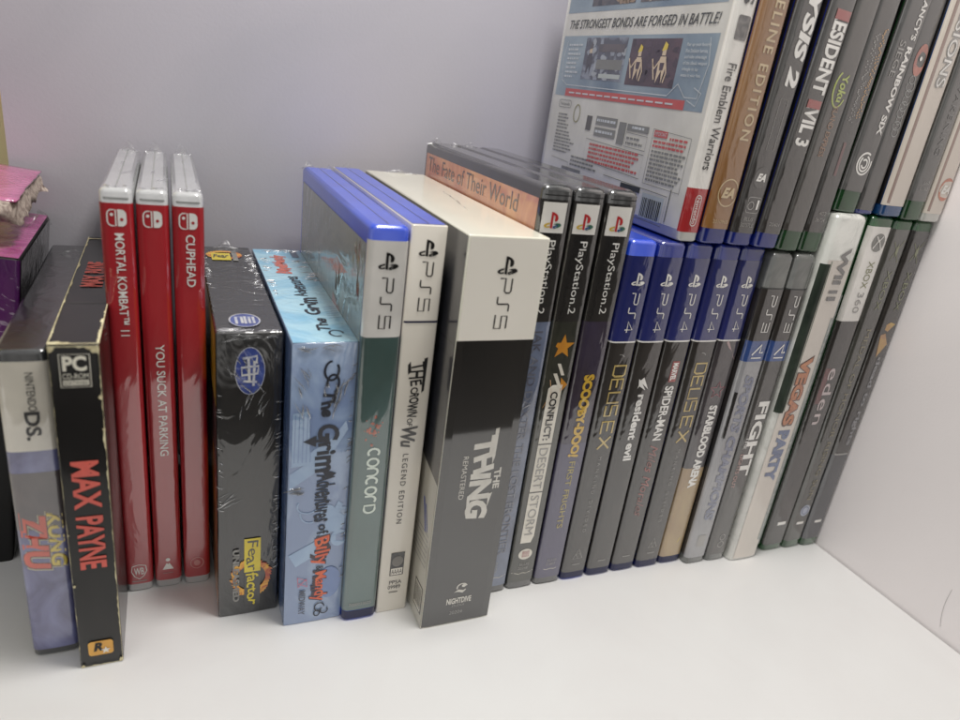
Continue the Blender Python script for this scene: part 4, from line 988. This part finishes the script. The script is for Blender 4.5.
c = upper(203.6, -174, 171.4, 13.4, .9, 'upper game case with a gold spine, pale EDITION lettering and ringed EA mark', dblue_p, ink('ink_bronze', (150, 104, 44), (132, 88, 40), nscale=9), zb=6.5)
gl_ = ink('ink_pale_bronze', (206, 182, 140))
T(c, 'FELINE EDITION', 1.2, 97, 42.5, 4.8, gl_, bold=.015, space=1.25)
ea(c, .6, 21.5, 5.0, gl_)
T(c, '2010965', 9.6, -3.6, 4.4, 1.5, gl_, rot=0, name='number_print')
c = upper(218.0, -175, 171.4, 12.8, 1.9, 'upper game case with a dark spine and white CRYSIS 2 lettering', dblue_p, dark, zb=5.5)
T(c, 'CRYSIS 2', 1.2, 117, 64.5, 6.4, w_txt, bold=.045, shear=.15)
ea(c, .4, 29, 3.8, w_txt, ink('ink_dark_disc', (60, 58, 56)))
b = polys(c, 'spine', strokes([rrect(.6, 17.5, 7, 6.5, 1)+[rrect(.6, 17.5, 7, 6.5, 1)[0]]], .25), g_txt, 'players_badge')
T(c, '1', 17.8, 2.2, 3.4, 4, w_txt, rot=0, name='players_number', parent=b)
polys(c, 'spine', ring(-.9, 17.2, 1.5, 1.6, .4), g_txt, 'players_globe', .34, b)
T(c, 'BLUS', 11.6, -2.5, 2.5, 1.6, g_txt, rot=0, name='number_print'); T(c, '30757LE', 9, -3.5, 3.5, 1.6, g_txt, rot=0, name='number_print')
polys(c, 'spine', strokes([[(-1.5, 60), (2.5, 60), (2.5, 40), (-1.5, 40), (-1.5, 60)]], .2), g_txt, 'sub_panel')
c = upper(231.3, -177, 171.2, 12.6, 3.0, 'upper game case with tall white and red RESIDENT EVIL 3 lettering', dblue_p, dark, zb=6.5)
T(c, 'RESIDENT', .5, 95, 64, 7.6, w_txt, bold=.035); T(c, 'EVIL 3', .5, 61.5, 43.5, 7.6, w_txt, bold=.035)
rect(c, 'spine', -3.4, 91.4, 4.4, 95, ink('ink_dull_red', (160, 60, 56)), 'red_letter', .42); rect(c, 'spine', -3.3, 58.4, 4.3, 61.6, ink('ink_dull_red', (160, 60, 56)), 'red_letter', .42)
T(c, '20401', 10.5, -2.8, 2.8, 1.5, g_txt, rot=0, name='number_print')
c = upper(244.8, -177, 170.4, 12.4, 2.6, 'upper game case with a green cartoon logo and ISLAND EXPRESS down a grey spine', green_p, ink('ink_warm_dark', (46, 42, 38), (60, 56, 50), nscale=20), zb=9)
T(c, 'Yoku', .2, 74, 63, 4.4, ink('ink_lime', (176, 190, 84)), bold=.03, jit=.5)
polys(c, 'spine', strokes([arc(-.6, 68, 3.8, 7, 120, 330, 16)], .7), ink('ink_lime', (176, 190, 84)), 'logo_swirl')
T(c, 'ISLAND EXPRESS', .0, 61.5, 41, 3.0, ink('ink_dull_tan', (150, 112, 84)), jit=.3, bold=.01)
c = upper(258.0, -177, 170.4, 12.2, 1.6, 'upper game case with tiny orange speckled lettering, right of the green logo spine', green_p, dark, zb=9)
random.seed(8); P = []; P2 = []
for i in range(70):
    z = 58+i*.5; x = 2.2+random.uniform(-1.3, 1.1); P.append([(x-.35, z), (x+.35, z+.1), (x+.3, z+.5), (x-.3, z+.45)])
for i in range(60):
    z = 56+i*.58; x = -1.4+random.uniform(-1.4, 1.2); P2.append([(x-.35, z), (x+.35, z+.1), (x+.3, z+.5), (x-.3, z+.45)])
polys(c, 'spine', P, ink('ink_speckle_orange', (206, 158, 96)), 'title_lettering', .3); polys(c, 'spine', P2, g_txt, 'title_lettering', .3)
rect(c, 'spine', -1, 34, .6, 48, ink('ink_wine', (96, 48, 50)), 'red_streak', .3)
T(c, '402', 17.5, -2, 2.4, 1.7, g_txt, rot=0, name='number_print'); T(c, '06724', 14.6, -3, 2.6, 1.7, g_txt, rot=0, name='number_print')
c = upper(271.2, -178, 189.3, 13.6, 3.0, 'upper game case standing on the crumpled white one, RAINBOW SIX SIEGE with a white swirl', green_p, ink('ink_slate_spine', (44, 43, 42), (56, 54, 52), nscale=20), zb=9.5)
T(c, 'TOM CLANCY\u2019S', 2.4, 103, 72, 3.1, w_txt, bold=.03); T(c, 'RAINBOW SIX', 2.4, 69.5, 34, 3.4, w_txt, bold=.04)
T(c, 'SIEGE', -2.4, 71, 57, 3.2, g_txt, name='subtitle_lettering')
P = []
for k in range(3): P.append(arc(.3, 21.5, 4.2-k*1.3, 4.6-k*1.4, 60+k*70, 380+k*60, 20))
polys(c, 'spine', strokes(P, .8), w_txt, 'publisher_swirl')
c = upper(286.0, -177, 188.9, 11.6, 1.3, 'upper game case with an orange face and pale looping scrawl on a grey spine', dblue_p, ink('ink_slate_spine', (44, 43, 42)), zb=2)
polys(c, 'spine', [arc(1.0, 66, 3.6, 6.4, 0, 360, 20)[:-1]], ink('ink_terracotta', (176, 96, 76), (150, 74, 60), nscale=90), 'cartoon_face', .3)
polys(c, 'spine', disc(.8, 66.5, .8, .9, 12), w_txt, 'face_highlight', .4)
random.seed(4); ln = []
for k in range(9):
    z = 58-k*2.7; ln.append(arc(.4+random.uniform(-.5, .5), z, random.uniform(1.6, 2.6), random.uniform(1.3, 2.2), random.uniform(0, 180), random.uniform(380, 520), 16))
polys(c, 'spine', strokes(ln, .34), ink('ink_scrawl', (150, 152, 150)), 'title_lettering')
c = upper(299.0, -180, 189.2, 13.8, .4, 'upper game case with a cream spine, outlined DIMENSIONS lettering and a blue foot', mat('azure_plastic', (26, 74, 130), rough=.25, coat=1, coat_ior=1.7), ink('ink_cream_spine', (214, 204, 192), (206, 196, 184), nscale=14), zb=5)
T(c, 'DIMENSIONS', .8, 112, 56, 6.6, g_txt, bold=.07, off=.3, jit=.3, name='title_outline'); T(c, 'DIMENSIONS', .8, 111.5, 56.5, 5.8, w_txt, bold=.0, off=.42, jit=.3)
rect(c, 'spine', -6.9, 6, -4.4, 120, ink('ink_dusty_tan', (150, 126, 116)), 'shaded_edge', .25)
c = upper(313.3, -181, 188.4, 12.2, .5, 'upper game case with a grey spine and faint AWAKENING lettering', green_p, ink('ink_graphite', (58, 58, 56), (72, 72, 70), nscale=20), zb=9)
T(c, 'AWAKENING', .2, 66, 30, 3.2, ink('ink_faint_silver', (98, 98, 98)), space=1.2)
T(c, '660', 17.5, -1.6, 2.4, 1.6, g_txt, rot=0, name='number_print'); T(c, '01003', 14.8, -2.8, 2.6, 1.6, g_txt, rot=0, name='number_print')
c = upper(325.8, -182, 188.4, 12.4, -.1, 'rightmost upper game case, cream spine with an orange EA roundel', wcp, ink('ink_cream_spine', (214, 204, 192)), zb=4)
ea(c, 1.6, 15.5, 4.6, w_txt, ink('ink_roundel_orange', (190, 100, 62)))
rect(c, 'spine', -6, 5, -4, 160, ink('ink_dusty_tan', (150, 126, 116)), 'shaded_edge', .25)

# ------------------------------------------------------------------ LIGHT
def area(name, loc, aim, size, power, color, sy=None):
    l = bpy.data.lights.new(name, 'AREA'); l.energy = power; l.color = color; l.shape = 'RECTANGLE'; l.size = size*S; l.size_y = (sy or size)*S
    o = bpy.data.objects.new(name, l); col.objects.link(o); o.location = tuple(v*S for v in loc)
    o.rotation_euler = (Vector(aim)-Vector(loc)).to_track_quat('-Z', 'Y').to_euler()
    return o
area('ceiling_lamp', (135, -212, 570), (135, -200, 0), 90, 2.0, (1, .972, .93), 110)
w = bpy.data.worlds.new('World'); sc.world = w; w.use_nodes = True
nt = w.node_tree; L = nt.links.new; bg = nt.nodes['Background']
tc = nt.nodes.new('ShaderNodeTexCoord'); sx = nt.nodes.new('ShaderNodeSeparateXYZ'); L(tc.outputs['Generated'], sx.inputs[0])
rp = nt.nodes.new('ShaderNodeValToRGB'); mr = nt.nodes.new('ShaderNodeMapRange'); mr.inputs[1].default_value = -1; mr.inputs[2].default_value = 1
L(sx.outputs['Z'], mr.inputs[0]); L(mr.outputs[0], rp.inputs[0])
e = rp.color_ramp.elements
e[0].position = .0; e[0].color = (.03, .026, .022, 1)
e[1].position = 1; e[1].color = (.95, .94, .93, 1)
x = rp.color_ramp.elements.new(.44); x.color = (.045, .037, .03, 1)
x = rp.color_ramp.elements.new(.54); x.color = (.86, .835, .80, 1)
wn = nt.nodes.new('ShaderNodeTexNoise'); wn.inputs['Scale'].default_value = 3.2; wn.inputs['Detail'].default_value = 1.5
wm = nt.nodes.new('ShaderNodeMapping'); wm.inputs['Scale'].default_value = (1.6, 1.6, .7); L(tc.outputs['Generated'], wm.inputs[0]); L(wm.outputs[0], wn.inputs['Vector'])
wr = nt.nodes.new('ShaderNodeMapRange'); wr.inputs[1].default_value = .40; wr.inputs[2].default_value = .60; wr.inputs[3].default_value = .25; wr.inputs[4].default_value = 1.8
L(wn.outputs['Fac'], wr.inputs[0])
wx = nt.nodes.new('ShaderNodeMixRGB'); wx.blend_type = 'MULTIPLY'; wx.inputs[0].default_value = 1
L(rp.outputs[0], wx.inputs[1]); L(wr.outputs[0], wx.inputs[2])
L(wx.outputs[0], bg.inputs[0]); bg.inputs[1].default_value = .72

# ------------------------------------------------------------------ CAMERA
cam = bpy.data.cameras.new('camera'); co = bpy.data.objects.new('camera', cam); col.objects.link(co)
r0 = Vector((0.91392743, -0.38487382, 0.1288751)); u0 = Vector((0.03191282, 0.38467951, 0.92249837)); f0 = Vector((0.40462108, 0.8389838, -0.36385156))
M = Matrix(((r0.x, u0.x, -f0.x, 0), (r0.y, u0.y, -f0.y, -.400), (r0.z, u0.z, -f0.z, .219477), (0, 0, 0, 1)))
co.matrix_world = M
cam.sensor_width = 36; cam.lens = 687.769/960*36; cam.clip_start = .01; cam.clip_end = 20
cam.dof.use_dof = True; cam.dof.focus_distance = .31; cam.dof.aperture_fstop = 9.0
sc.camera = co
sc.view_settings.view_transform = 'Standard'; sc.view_settings.look = 'None'; sc.view_settings.exposure = 0
sc.render.engine = 'CYCLES'
sc.cycles.use_denoising = True
sc.cycles.max_bounces = 8; sc.cycles.transparent_max_bounces = 12
sc.cycles.caustics_reflective = False; sc.cycles.caustics_refractive = False
